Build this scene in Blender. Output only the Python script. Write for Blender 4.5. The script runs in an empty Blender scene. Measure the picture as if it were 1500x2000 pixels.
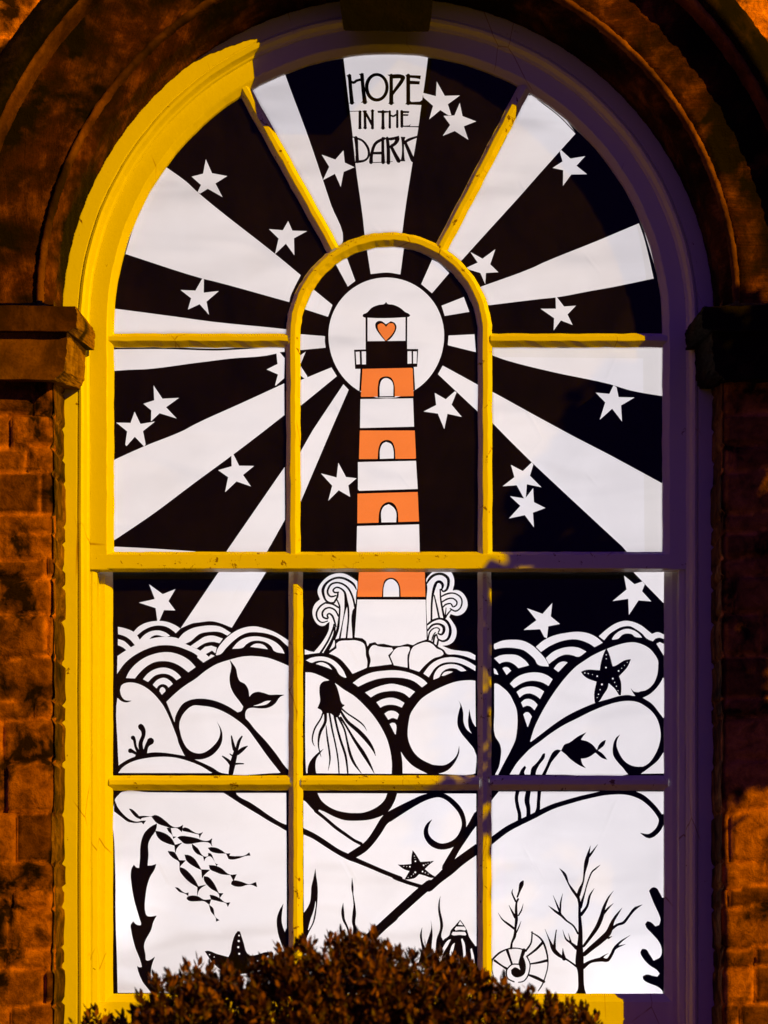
import bpy, bmesh, math, random
import numpy as np
from mathutils import Vector, geometry
from math import sin, cos, pi, radians, sqrt, atan2, hypot

random.seed(7)
RNG = np.random.default_rng(11)
SC = bpy.context.scene
COL = SC.collection

# ------------------------------------------------------------------ camera, sky, street light, exposure
S, D, EYE, CX, HORIZON = 0.00125, 4.5, 1.6, 758.0, 1850.0     # metres per photo pixel at the window plane, camera distance, eye height
cam_d = bpy.data.cameras.new('camera')
cam = bpy.data.objects.new('camera', cam_d); COL.objects.link(cam)
cam.location = (0, -D, EYE); cam.rotation_euler = (radians(90), 0, 0)
cam_d.sensor_fit = 'AUTO'; cam_d.sensor_width = 36; cam_d.lens = 36 * D / (2000 * S)
cam_d.shift_y = (HORIZON - 1000) / 2000; cam_d.shift_x = (750 - CX) / 2000
cam_d.clip_end = 500
cam_d.dof.use_dof = True; cam_d.dof.focus_distance = D; cam_d.dof.aperture_fstop = 1.6
SC.camera = cam

w = bpy.data.worlds.new('World'); SC.world = w; w.use_nodes = True
bg = w.node_tree.nodes['Background']
bg.inputs['Color'].default_value = (0.20, 0.055, 1.05, 1); bg.inputs['Strength'].default_value = 0.12   # violet night sky over the town

LIGHT_DIR = Vector((-1.03, 1.0, -0.62)).normalized()          # light of the sodium street lamp: from the right, from above
sd = bpy.data.lights.new('street_light', 'SUN'); sd.energy = 4.45; sd.angle = radians(0.4); sd.color = (1.0, 0.475, 0.0)
sd.use_nodes = True                                           # sodium yellow lies outside the sRGB gamut: its blue is slightly negative
_e = sd.node_tree.nodes['Emission']; _c = sd.node_tree.nodes.new('ShaderNodeCombineXYZ'); sd.color = (1, 1, 1)
_c.inputs[0].default_value, _c.inputs[1].default_value, _c.inputs[2].default_value = 1.0, 0.495, -0.10
sd.node_tree.links.new(_c.outputs[0], _e.inputs['Color'])
so = bpy.data.objects.new('street_light', sd); COL.objects.link(so)
so.rotation_euler = LIGHT_DIR.to_track_quat('-Z', 'Y').to_euler(); so.location = (4, -4, 5)

def room_lamp(name, loc, size, power, rot=(radians(90), 0, 0), color=(1.0, 0.945, 0.985)):
    d = bpy.data.lights.new(name, 'AREA'); d.shape = 'RECTANGLE'; d.size, d.size_y = size; d.energy = power; d.color = color
    o = bpy.data.objects.new(name, d); COL.objects.link(o); o.location = loc; o.rotation_euler = rot
    return o
# the lamps of the lit room behind the paper (area lamps shine along -Z: turned to shine towards -Y)
room_lamp('room_lamp', (0.0, 1.5, 2.55), (2.2, 2.6), 41, (radians(-90), 0, 0))
room_lamp('room_lamp', (0.1, 0.75, 1.62), (1.2, 0.3), 2.0, (radians(-90), 0, 0))
def bulb(loc, power):
    d = bpy.data.lights.new('room_bulb', 'POINT'); d.energy = power; d.shadow_soft_size = 0.02; d.color = (0.96, 0.95, 1.0)
    o = bpy.data.objects.new('room_bulb', d); COL.objects.link(o); o.location = loc
def P(px, py, y=0.0):
    k = S * (D + y) / D
    return Vector(((px - CX) * k, y, EYE + (HORIZON - py) * k))
bulb(P(228, 1775, 0.17), 0.32)
bulb(P(1210, 1925, 0.22), 0.5)
bulb(P(1085, 255, 0.15), 0.13)

SC.view_settings.view_transform = 'Standard'; SC.view_settings.look = 'None'
SC.view_settings.gamma = 1; SC.view_settings.exposure = 0
try: SC.view_settings.use_curve_mapping = False
except Exception: pass
SC.cycles.max_bounces = 6; SC.cycles.transparent_max_bounces = 8
SC.cycles.sample_clamp_indirect = 3.0
SC.cycles.use_denoising = True

# ------------------------------------------------------------------ helpers
def link(o, parent=None):
    COL.objects.link(o)
    if parent is not None: o.parent = parent
    return o
def tag(o, label=None, cat=None, group=None, kind=None):
    if label: o['label'] = label
    if cat: o['category'] = cat
    if group: o['group'] = group
    if kind: o['kind'] = kind
    return o
def empty(name, loc=(0, 0, 0)):
    o = bpy.data.objects.new(name, None); o.location = loc; o.empty_display_size = 0.1
    return link(o)
def world_loc(o):
    v = Vector((0, 0, 0))
    while o is not None:
        v = v + Vector(o.location); o = o.parent
    return v
def mesh(name, verts, faces, mats, parent=None, mi=None, smooth=False, uv=None, col=None):
    """one mesh object; verts in world space, stored relative to the parent"""
    off = np.array(world_loc(parent)) if parent is not None else np.zeros(3)
    me = bpy.data.meshes.new(name)
    V = np.asarray(verts, dtype=float).reshape(-1, 3) - off
    me.from_pydata(V.tolist(), [], faces)
    for m in (mats if isinstance(mats, (list, tuple)) else [mats]): me.materials.append(m)
    if mi is not None: me.polygons.foreach_set('material_index', mi)
    if smooth: me.polygons.foreach_set('use_smooth', [True] * len(me.polygons))
    if uv is not None:
        l = me.uv_layers.new(name='UVMap'); vi = np.empty(len(me.loops), dtype=np.int32); me.loops.foreach_get('vertex_index', vi)
        l.data.foreach_set('uv', np.asarray(uv, dtype=np.float32)[vi].ravel())
    if col is not None:
        a = me.color_attributes.new('tone', 'FLOAT_COLOR', 'POINT')
        c = np.ones((len(V), 4), dtype=np.float32); c[:, 0] = c[:, 1] = c[:, 2] = np.asarray(col, dtype=np.float32)
        a.data.foreach_set('color', c.ravel())
    me.validate(); me.update()
    return link(bpy.data.objects.new(name, me), parent)
def grid_faces(nu, nv, closed_u=False):
    f = []
    for i in range(nu if closed_u else nu - 1):
        a = i * nv; b = ((i + 1) % nu) * nv
        for j in range(nv - 1): f.append((a + j, b + j, b + j + 1, a + j + 1))
    return f
def noise1(x, seed=0.0):
    return (sin(x * 1.7 + seed) + 0.6 * sin(x * 3.9 + 1.3 * seed + 1) + 0.35 * sin(x * 8.3 + 2.1 * seed + 2)) / 1.95

# ------------------------------------------------------------------ materials
class NT:
    def __init__(self, name):
        self.m = bpy.data.materials.new(name); self.m.use_nodes = True
        self.t = self.m.node_tree; self.n = self.t.nodes; self.b = self.n['Principled BSDF']; self.out = self.n['Material Output']
    def add(self, typ, **kw):
        x = self.n.new(typ)
        for k, v in kw.items():
            if k in x.inputs.keys() if isinstance(k, str) else False: x.inputs[k].default_value = v
            else: setattr(x, k, v)
        return x
    def link(self, a, b): self.t.links.new(a, b)
    def noise(self, scale, detail=6, rough=0.6, vec=None, dist=0.0):
        x = self.n.new('ShaderNodeTexNoise'); x.inputs['Scale'].default_value = scale; x.inputs['Detail'].default_value = detail
        x.inputs['Roughness'].default_value = rough; x.inputs['Distortion'].default_value = dist
        if vec is not None: self.link(vec, x.inputs['Vector'])
        return x.outputs['Fac']
    def coords(self, scale=(1, 1, 1), out='Object'):
        c = self.n.new('ShaderNodeTexCoord'); mp = self.n.new('ShaderNodeMapping'); mp.inputs['Scale'].default_value = scale
        self.link(c.outputs[out], mp.inputs['Vector']); return mp.outputs['Vector']
    def ramp(self, fac, stops):
        r = self.n.new('ShaderNodeValToRGB'); e = r.color_ramp.elements
        while len(e) < len(stops): e.new(0.5)
        for i, (p, c) in enumerate(stops):
            e[i].position = p; e[i].color = (*c, 1) if len(c) == 3 else c
        self.link(fac, r.inputs['Fac']); return r.outputs['Color']
    def mix(self, fac, a, b, mode='MIX'):
        x = self.n.new('ShaderNodeMix'); x.data_type = 'RGBA'; x.blend_type = mode
        for s, v in ((x.inputs[0], fac), (x.inputs[6], a), (x.inputs[7], b)):
            if hasattr(v, 'default_value') or hasattr(v, 'is_linked'): self.link(v, s)
            elif isinstance(v, (int, float)): s.default_value = v
            else: s.default_value = (*v, 1)
        return x.outputs[2]
    def bump(self, h, strength, dist, into=None):
        x = self.n.new('ShaderNodeBump'); x.inputs['Strength'].default_value = strength; x.inputs['Distance'].default_value = dist
        self.link(h, x.inputs['Height'])
        if into is not None: self.link(into, x.inputs['Normal'])
        return x.outputs['Normal']

def mat_paint(name, chips=0.70, base=(0.80, 0.775, 0.75)):
    t = NT(name); v = t.coords((1, 1, 1))
    big = t.noise(3.0, 4, 0.6, v); grain = t.noise(60, 5, 0.6, v); chip = t.noise(34, 7, 0.72, v, 0.6)
    c = t.mix(big, tuple(x * 0.93 for x in base), base)
    c = t.mix(t.ramp(grain, [(0.35, (0, 0, 0)), (0.75, (1, 1, 1))]), c, tuple(x * 0.96 for x in base))
    mask = t.ramp(chip, [(chips, (0, 0, 0)), (chips + 0.02, (1, 1, 1))])
    c = t.mix(mask, c, (0.20, 0.11, 0.06))
    # hairline cracks in the old paint
    vor = t.n.new('ShaderNodeTexVoronoi'); vor.feature = 'DISTANCE_TO_EDGE'; vor.inputs['Scale'].default_value = 9
    t.link(t.coords((1, 1, 0.35)), vor.inputs['Vector'])
    cr = t.ramp(vor.outputs['Distance'], [(0.0, (1, 1, 1)), (0.010, (0, 0, 0))])
    gate = t.ramp(t.noise(5, 3, 0.5, v), [(0.56, (0, 0, 0)), (0.62, (1, 1, 1))])
    c = t.mix(t.mix(1.0, cr, gate, 'MULTIPLY'), c, (0.40, 0.26, 0.15))
    t.link(c, t.b.inputs['Base Color']); t.b.inputs['Roughness'].default_value = 0.42
    t.link(t.bump(t.noise(26, 6, 0.6, v), 0.35, 0.003, t.bump(mask, 0.4, 0.001)), t.b.inputs['Normal'])
    return t.m
M_PAINT = mat_paint('old_white_paint', 0.675); M_PAINT_WORN = mat_paint('worn_white_paint', 0.615)

def mat_rock(name, light, mid, dark, soot, scale=9.0, soot_at=0.5, bump=0.02, tone=False, uv=False, spread=0.12, tooled=False):
    t = NT(name); v = t.coords((1, 1, 1)) if not uv else t.coords((1, 1, 1), 'UV')
    a = t.noise(scale, 8, 0.65, v, 0.3); b = t.noise(scale * 0.35, 5, 0.6, v, 0.4); g = t.noise(scale * 14, 4, 0.7, v)
    c = t.ramp(a, [(0.30, dark), (0.5, mid), (0.68, light)])
    s = t.ramp(b, [(soot_at - spread, (0, 0, 0)), (soot_at + spread, (1, 1, 1))])
    c = t.mix(s, c, soot)
    c = t.mix(t.ramp(g, [(0.25, (1, 1, 1)), (0.5, (0, 0, 0))]), c, t.mix(0.5, c, soot))
    if tooled:
        sv = t.coords((44, 3.5, 1), 'UV'); st = t.noise(1.6, 7, 0.7, sv, 0.4)
        c = t.mix(t.ramp(st, [(0.40, (0.4, 0.4, 0.4)), (0.60, (0, 0, 0))]), c, soot)
        a = t.mix(0.25, a, st)
    if tone:
        at = t.n.new('ShaderNodeAttribute'); at.attribute_name = 'tone'
        c = t.mix(1.0, c, at.outputs['Color'], 'MULTIPLY')
    t.link(c, t.b.inputs['Base Color']); t.b.inputs['Roughness'].default_value = 0.9; t.b.inputs['Specular IOR Level'].default_value = 0.12
    t.link(t.bump(g, 0.6, bump * 0.15, t.bump(a, 0.7, bump)), t.b.inputs['Normal'])
    return t.m
M_WALL = mat_rock('sandstone_blocks', (0.56, 0.20, 0.07), (0.36, 0.12, 0.042), (0.13, 0.040, 0.015), (0.018, 0.007, 0.004), 30, 0.555, 0.016, tone=True, spread=0.07)
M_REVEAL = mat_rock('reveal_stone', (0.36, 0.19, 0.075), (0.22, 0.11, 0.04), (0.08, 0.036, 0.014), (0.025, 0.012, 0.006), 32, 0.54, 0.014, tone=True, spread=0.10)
M_ARCH = mat_rock('sooty_arch_stone', (0.34, 0.105, 0.028), (0.080, 0.020, 0.006), (0.016, 0.005, 0.003), (0.006, 0.003, 0.002), 13, 0.50, 0.016, spread=0.09, tooled=True)
M_RIDGE = mat_rock('worn_arris_stone', (0.36, 0.14, 0.05), (0.20, 0.07, 0.024), (0.07, 0.022, 0.009), (0.02, 0.008, 0.004), 9, 0.56, 0.008, spread=0.10)
M_HOOD = mat_rock('soot_black_stone', (0.030, 0.014, 0.007), (0.0055, 0.0032, 0.0022), (0.0035, 0.002, 0.0015), (0.002, 0.0015, 0.001), 16, 0.56, 0.012)
M_IMPOST = mat_rock('impost_stone', (0.30, 0.13, 0.045), (0.17, 0.065, 0.02), (0.05, 0.017, 0.007), (0.02, 0.009, 0.005), 12, 0.60, 0.01)

M_LAMPLIT = mat_rock('lamplit_impost_stone', (0.46, 0.26, 0.10), (0.30, 0.155, 0.055), (0.10, 0.042, 0.015), (0.03, 0.013, 0.006), 20, 0.60, 0.012, spread=0.08)  # lighter copy of the impost stone for its lamplit right faces
M_KEY = mat_rock('sooty_shaded_keystone', (0.006, 0.003, 0.002), (0.0025, 0.0015, 0.001), (0.0015, 0.001, 0.001), (0.001, 0.001, 0.001), 16, 0.56, 0.012)  # soot, with the keystone's shade darkened into the colour as well
M_CAP = mat_rock('sooty_impost_stone', (0.11, 0.04, 0.014), (0.05, 0.017, 0.007), (0.022, 0.008, 0.004), (0.007, 0.004, 0.003), 14, 0.55, 0.01)
def mat_paper(name, col, front, fibre=0.05):
    t = NT(name); t.n.remove(t.b)
    v = t.coords((1, 1, 1))
    cloud = t.noise(5.5, 5, 0.55, v, 0.8); fine = t.noise(180, 3, 0.6, v)
    spots = t.ramp(t.noise(30, 2, 0.5, v), [(0.795, (1, 1, 1)), (0.81, (0.72, 0.66, 0.62))])
    c = t.mix(cloud, tuple(x * (1 - fibre * 2.0) for x in col), tuple(min(1, x * (1 + fibre * 0.6)) for x in col))
    c = t.mix(1.0, c, spots, 'MULTIPLY')
    c = t.mix(t.ramp(fine, [(0.3, (0, 0, 0)), (0.7, (1, 1, 1))]), c, t.mix(0.985, (1, 1, 1), c, 'MULTIPLY'))
    # soft buckles of the sheet and a few sharp folds
    wv = t.coords((1.0, 1.0, 2.6)); wob = t.noise(3.2, 1.5, 0.4, wv, 0.25)
    vor = t.n.new('ShaderNodeTexVoronoi'); vor.feature = 'DISTANCE_TO_EDGE'; vor.inputs['Scale'].default_value = 2.7
    t.link(t.coords((1.0, 1.0, 0.6)), vor.inputs['Vector'])
    fold = t.ramp(vor.outputs['Distance'], [(0.0, (1, 1, 1)), (0.014, (0, 0, 0))])
    fold = t.mix(1.0, fold, t.ramp(t.noise(2.6, 2, 0.5, t.coords((1.3, 1, 1))), [(0.50, (0, 0, 0)), (0.62, (1, 1, 1))]), 'MULTIPLY')
    nrm = t.bump(fold, 0.4, 0.006, t.bump(wob, 0.6, 0.08))
    tr = t.n.new('ShaderNodeBsdfTranslucent'); df = t.n.new('ShaderNodeBsdfDiffuse'); ad = t.n.new('ShaderNodeAddShader')
    t.link(c, tr.inputs['Color']); t.link(nrm, tr.inputs['Normal']); t.link(nrm, df.inputs['Normal'])
    df.inputs['Color'].default_value = (*front, 1)
    t.link(tr.outputs[0], ad.inputs[0]); t.link(df.outputs[0], ad.inputs[1]); t.link(ad.outputs[0], t.out.inputs['Surface'])
    return t.m
M_WHITE = mat_paper('white_backing_paper', (0.80, 0.785, 0.80), (0.10, 0.10, 0.10), 0.075)
M_DOUBLE = mat_paper('doubled_backing_paper', (0.735, 0.715, 0.70), (0.10, 0.10, 0.10), 0.06)
M_ORANGE = mat_paper('orange_tissue', (0.86, 0.185, 0.030), (0.10, 0.06, 0.02), 0.08)
def mat_black():
    t = NT('black_paper'); v = t.coords((1, 1, 1))
    c = t.ramp(t.noise(7, 5, 0.6, v), [(0.35, (0.0010, 0.0007, 0.0007)), (0.55, (0.0030, 0.0017, 0.0016)), (0.75, (0.008, 0.004, 0.0036))])
    t.link(c, t.b.inputs['Base Color']); t.b.inputs['Roughness'].default_value = 0.75
    t.b.inputs['Specular IOR Level'].default_value = 0.05
    t.link(t.bump(t.noise(5, 3, 0.5, v), 0.4, 0.03), t.b.inputs['Normal'])
    return t.m
M_BLACK = mat_black()
def mat_glass():
    t = NT('window_glass'); t.n.remove(t.b)
    tr = t.n.new('ShaderNodeBsdfTransparent'); tr.inputs['Color'].default_value = (0.975, 0.985, 0.98, 1)
    gl = t.n.new('ShaderNodeBsdfGlossy'); gl.inputs['Roughness'].default_value = 0.03; gl.inputs['Color'].default_value = (0.8, 0.8, 0.8, 1)
    fr = t.n.new('ShaderNodeFresnel'); fr.inputs['IOR'].default_value = 1.4
    mx = t.n.new('ShaderNodeMixShader')
    nm = t.bump(t.noise(4, 2, 0.5, t.coords((1, 1, 1))), 0.2, 0.01)
    t.link(nm, fr.inputs['Normal']); t.link(nm, gl.inputs['Normal'])
    t.link(fr.outputs[0], mx.inputs[0]); t.link(tr.outputs[0], mx.inputs[1]); t.link(gl.outputs[0], mx.inputs[2])
    # a film of street dust and old wiping marks
    v = t.coords((1.0, 1.0, 0.55)); dirt = t.ramp(t.noise(6, 7, 0.7, v, 1.2), [(0.36, (0.001, 0.001, 0.001)), (0.62, (0.010, 0.010, 0.010)), (0.78, (0.026, 0.026, 0.026))])
    du = t.n.new('ShaderNodeBsdfDiffuse'); du.inputs['Color'].default_value = (0.42, 0.30, 0.24, 1); m2 = t.n.new('ShaderNodeMixShader')
    t.link(dirt, m2.inputs[0]); t.link(mx.outputs[0], m2.inputs[1]); t.link(du.outputs[0], m2.inputs[2])
    t.link(m2.outputs[0], t.out.inputs['Surface'])
    return t.m
M_GLASS = mat_glass()
def mat_leaf(name, a, b, c):
    t = NT(name); v = t.coords((1, 1, 1))
    g = t.n.new('ShaderNodeNewGeometry')
    col = t.ramp(g.outputs['Random Per Island'], [(0.0, a), (0.5, b), (1.0, c)])
    t.link(col, t.b.inputs['Base Color']); t.b.inputs['Roughness'].default_value = 0.5
    t.b.inputs['Specular IOR Level'].default_value = 0.3
    return t.m
M_LEAF = mat_leaf('shrub_leaf', (0.018, 0.006, 0.002), (0.065, 0.021, 0.005), (0.27, 0.10, 0.018))
M_TREELEAF = mat_leaf('tree_leaf', (0.03, 0.045, 0.012), (0.045, 0.07, 0.018), (0.06, 0.09, 0.025))
def mat_plain(name, c, rough=0.85, n=12, amt=0.35):
    t = NT(name); v = t.coords((1, 1, 1))
    k = t.mix(t.noise(n, 6, 0.65, v), tuple(x * (1 - amt) for x in c), tuple(x * (1 + amt) for x in c))
    t.link(k, t.b.inputs['Base Color']); t.b.inputs['Roughness'].default_value = rough
    t.link(t.bump(t.noise(n * 3, 6, 0.65, v), 0.5, 0.01), t.b.inputs['Normal'])
    return t.m
M_BARK = mat_plain('bark', (0.10, 0.07, 0.045)); M_GROUND = mat_plain('paving', (0.035, 0.033, 0.032), 0.9, 3)
M_PLASTER = mat_plain('room_plaster', (0.35, 0.34, 0.33), 0.9, 2, 0.08)

# ------------------------------------------------------------------ house wall with the arched opening
R0 = 632 * S                                     # radius of the opening; real springing height from the frame plane
ZC = EYE + (HORIZON - 636) * S
Y_FRONT, Y_BACK = -0.165, 0.115
house = empty('house_wall', (0, 0, 0))
tag(house, 'soot stained brown sandstone house wall with a moulded arch round the tall window', 'wall')

rows = []; z = 0.0
while z < 4.6:
    h = random.choice([0.045, 0.06, 0.075, 0.085, 0.10, 0.12]); rows.append((z, z + h)); z += h
rows_arr = np.array(rows)
row_cuts = [np.cumsum(RNG.uniform(0.11, 0.30, 40)) - 2.6 for _ in rows]
row_tone = [RNG.choice([0.4, 0.6, 0.75, 0.85, 1.0, 1.1, 1.2], 41) for _ in rows]
row_push = [RNG.uniform(-0.004, 0.006, 41) for _ in rows]
def fbm(x, z, seed):
    r = np.zeros_like(x); a = 1.0; f = 9.0
    g = np.random.default_rng(seed)
    for o in range(6):
        for k in range(3):
            th = g.uniform(0, 2 * pi); ph = g.uniform(0, 2 * pi)
            r += a * np.sin(f * (x * cos(th) + z * sin(th)) * g.uniform(0.8, 1.25) + ph + 1.5 * np.sin(f * 0.6 * (z * cos(th) - x * sin(th)) + ph))
        a *= 0.58; f *= 1.95
    return r / 6
def masonry(u, z, seed):
    """height and tone of the coursed stone at along-wall u and height z"""
    zz = z + 0.004 * np.sin(u * 23 + seed)
    ri = np.clip(np.searchsorted(rows_arr[:, 1], zz), 0, len(rows) - 1)
    dz = np.minimum(zz - rows_arr[ri, 0], rows_arr[ri, 1] - zz)
    du = np.full_like(u, 9.0); push = np.zeros_like(u); tone = np.ones_like(u)
    for r in np.unique(ri):
        m = ri == r; uu = u[m]; c = row_cuts[r]
        k = np.searchsorted(c, uu); lo = np.where(k > 0, c[np.maximum(k - 1, 0)], -99); hi = np.where(k < len(c), c[np.minimum(k, len(c) - 1)], 99)
        du[m] = np.minimum(uu - lo, hi - uu); push[m] = row_push[r][np.minimum(k, 40)]; tone[m] = row_tone[r][np.minimum(k, 40)]
    n = fbm(u, z, seed)
    e = np.minimum(dz, du) + 0.004 * fbm(u * 1.7, z * 1.7, seed + 5)
    j = np.clip(e / 0.008, 0, 1); j = j * j * (3 - 2 * j)
    h = -0.013 * (1 - j) + push * j + 0.0035 * n
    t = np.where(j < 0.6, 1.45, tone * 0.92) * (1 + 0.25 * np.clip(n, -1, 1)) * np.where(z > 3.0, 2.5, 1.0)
    return h, np.clip(t, 0.1, 2.9)

def wall_front():
    X0, X1, Z0, Z1 = -1.75, 1.75, 0.0, 4.4
    xs = np.unique(np.concatenate([np.arange(X0, -1.1, 0.025), np.arange(-1.1, -R0 - 0.014, 0.007), [-R0 - 0.012, -R0 - 0.007, -R0 - 0.002, -R0 + 0.003], np.linspace(-R0 + 0.04, R0 - 0.04, 34), [R0 - 0.003, R0 + 0.002, R0 + 0.007, R0 + 0.012], np.arange(R0 + 0.018, 1.1, 0.007), np.arange(1.1, X1, 0.025)]))
    zs = np.arange(Z0, Z1, 0.009)
    U, Z = np.meshgrid(xs, zs, indexing='ij')
    h, t = masonry(U.ravel(), Z.ravel(), 3)
    dj = np.abs(U.ravel()) - (R0 - 0.003); rnd = np.where((dj < 0.018) & (dj > -0.001), 0.022 * (1 - np.clip(dj, 0, 1) / 0.018) ** 2, 0.0)   # worn arris of the jamb
    V = np.stack([U.ravel(), Y_FRONT - h + rnd, Z.ravel()], 1)
    nz = len(zs); F = []
    zsill = EYE + (HORIZON - 2075) * S
    for i in range(len(xs) - 1):
        for j in range(nz - 1):
            xm = (xs[i] + xs[i + 1]) / 2; zm = (zs[j] + zs[j + 1]) / 2
            inside = abs(xm) < R0 - 0.004 and zsill < zm < ZC or zm > ZC - 0.02 and hypot(xm, zm - ZC) < R0 + 0.268
            if not inside: F.append((i * nz + j, (i + 1) * nz + j, (i + 1) * nz + j + 1, i * nz + j + 1))
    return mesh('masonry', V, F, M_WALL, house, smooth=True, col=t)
wall_front()
def reveal(sx):
    ys = np.arange(Y_FRONT + 0.008, 0.03, 0.008); zs = np.arange(EYE + (HORIZON - 2080) * S, ZC + 0.01, 0.007)
    Yg, Z = np.meshgrid(ys, zs, indexing='ij')
    h, t = masonry(Yg.ravel() * 1.0 + (3.1 if sx > 0 else 1.7), Z.ravel(), 17 + sx)
    edge = np.clip((Yg.ravel() - ys[0]) / 0.02, 0, 1)          # worn arris
    X = sx * (R0 - 0.003 - h * 0.55 - 0.0015 * np.sin(Z.ravel() * 61) * np.sin(Z.ravel() * 23 + 1))
    V = np.stack([X, Yg.ravel(), Z.ravel()], 1); F = grid_faces(len(ys), len(zs))
    if sx < 0: F = [f[::-1] for f in F]
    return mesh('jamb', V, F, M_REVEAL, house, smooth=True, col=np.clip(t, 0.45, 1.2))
reveal(-1); reveal(1)

def arch_sweep(name, prof, mat, parent, a0=0.0, a1=180.0, n=150, rough=0.0, seed=0, smooth=True, rot_seed=None):
    V = []; UV = []; m = len(prof)
    for i in range(n):
        a = radians(a0 + (a1 - a0) * i / (n - 1))
        for j, (r, y) in enumerate(prof):
            dr = rough * (noise1(a * 60 + j * 0.6, seed) + 0.7 * noise1(a * 171 + j, seed + 4)); dy = rough * noise1(a * 43 + j * 1.3, seed + 9)
            rr = r + dr
            V.append((rr * cos(a), y + dy, ZC + rr * sin(a))); UV.append((a * r * 0.9 * 3.0, r * 0.7))
    return mesh(name, V, grid_faces(n, m), mat, parent, smooth=smooth, uv=UV)
def dense(prof, step):
    out = [prof[0]]
    for a, b in zip(prof, prof[1:]):
        k = max(1, int(hypot(b[0] - a[0], b[1] - a[1]) / step))
        for i in range(1, k + 1): out.append((a[0] + (b[0] - a[0]) * i / k, a[1] + (b[1] - a[1]) * i / k))
    return out
rib = R0
arch_sweep('arch_ring', dense([(rib + 0.004, 0.02), (rib + 0.002, -0.05), (rib, -0.128), (rib + 0.010, -0.146), (rib + 0.021, -0.160)], 0.014), M_HOOD if False else M_ARCH, house, n=420, rough=0.0018, seed=2)
arch_sweep('arch_moulding', dense([(rib + 0.020, -0.150), (rib + 0.0225, -0.172), (rib + 0.029, -0.177), (rib + 0.036, -0.172), (rib + 0.039, -0.158)], 0.006), M_RIDGE, house, n=420, rough=0.0016, seed=12)
arch_sweep('arch_face', dense([(rib + 0.038, -0.150), (rib + 0.041, -0.161), (rib + 0.080, -0.156), (rib + 0.135, -0.160), (rib + 0.185, -0.171), (rib + 0.21, -0.172)], 0.014), M_ARCH, house, n=420, rough=0.0026, seed=2)
arch_sweep('hood_fillet', dense([(rib + 0.186, -0.160), (rib + 0.188, -0.200), (rib + 0.191, -0.218), (rib + 0.1985, -0.222), (rib + 0.204, -0.21)], 0.008), M_RIDGE, house, n=420, rough=0.0013, seed=16)
arch_sweep('hood_mould', dense([(rib + 0.199, -0.168), (rib + 0.2, -0.224), (rib + 0.208, -0.236), (rib + 0.220, -0.238), (rib + 0.236, -0.226), (rib + 0.258, -0.215), (rib + 0.276, -0.200), (rib + 0.279, -0.160)], 0.012),
           M_HOOD, house, n=420, rough=0.0013, seed=6)

def loft(name, front, back, yf, yb, mat, parent, steps=7, rough=0.002, seed=1, sub=8, cap=None):
    """a stone carved between a front and a back outline given in photo pixels at their own depth"""
    def fine(o):
        q = []
        for a, b in zip(o, o[1:] + o[:1]):
            for i in range(sub): q.append((a[0] + (b[0] - a[0]) * i / sub, a[1] + (b[1] - a[1]) * i / sub))
        return q
    f, b = fine(front), fine(back); n = len(f); V = []
    for k in range(steps):
        t = k / (steps - 1); y = yf + (yb - yf) * t
        for i, ((x0, z0), (x1, z1)) in enumerate(zip(f, b)):
            p = P(x0, z0, yf).lerp(P(x1, z1, yb), t)
            p.x += rough * noise1(i * 0.9 + k * 1.7, seed); p.z += rough * noise1(i * 0.8 + k * 2.3, seed + 3); p.y += rough * noise1(i * 0.6 + k, seed + 5) if k else 0
            V.append(p)
    F = []
    for k in range(steps - 1):
        for i in range(n): F.append((k * n + i, k * n + (i + 1) % n, (k + 1) * n + (i + 1) % n, (k + 1) * n + i))
    F.append(tuple(range(n))[::-1]); F.append(tuple(range((steps - 1) * n, steps * n)))
    o = mesh(name, V, F, mat, parent)
    bm = bmesh.new(); bm.from_mesh(o.data); bmesh.ops.recalc_face_normals(bm, faces=bm.faces); bm.to_mesh(o.data); bm.free()
    if cap is not None:                                       # faces towards the lamp take a lighter stone: lamplight put into the colour
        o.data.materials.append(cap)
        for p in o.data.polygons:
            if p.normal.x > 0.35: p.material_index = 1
    return o
mir = lambda o, dx=0: [(2 * CX - x + dx, z) for x, z in o]
cap_f = [(-120, 596), (60, 597), (147, 599), (151, 613), (149, 640), (131, 646), (-120, 646)]
cap_b = [(-120, 596), (60, 598), (150, 601), (181, 640), (186, 652), (184, 684), (-120, 684)]
imp_f = [(-120, 648), (131, 648), (130, 690), (124, 725), (104, 742), (-120, 738)]
imp_b = [(-120, 660), (172, 660), (167, 690), (165, 742), (157, 760), (-120, 760)]
loft('impost_cap', cap_f, cap_b, -0.243, -0.018, M_CAP, house, rough=0.0014, seed=3, cap=M_LAMPLIT)
loft('impost', imp_f, imp_b, -0.222, -0.018, M_IMPOST, house, rough=0.0014, seed=3, cap=M_LAMPLIT)
loft('impost_cap', mir(cap_f, 6), mir(cap_b, 8), -0.243, -0.018, M_HOOD, house, rough=0.003, seed=8)
loft('impost', mir(imp_f, 6), mir(imp_b, 8), -0.222, -0.018, M_HOOD, house, rough=0.003, seed=8)
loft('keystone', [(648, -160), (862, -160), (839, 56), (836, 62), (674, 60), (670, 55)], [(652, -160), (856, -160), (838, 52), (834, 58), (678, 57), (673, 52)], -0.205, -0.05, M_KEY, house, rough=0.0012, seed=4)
# sill and the wall below it
loft('sill', [(60, 2082), (1460, 2082), (1464, 2090), (1464, 2180), (60, 2180)], [(60, 2060), (1460, 2060), (1460, 2070), (1460, 2180), (60, 2180)], -0.21, 0.02, M_IMPOST, house, rough=0.001)

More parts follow.
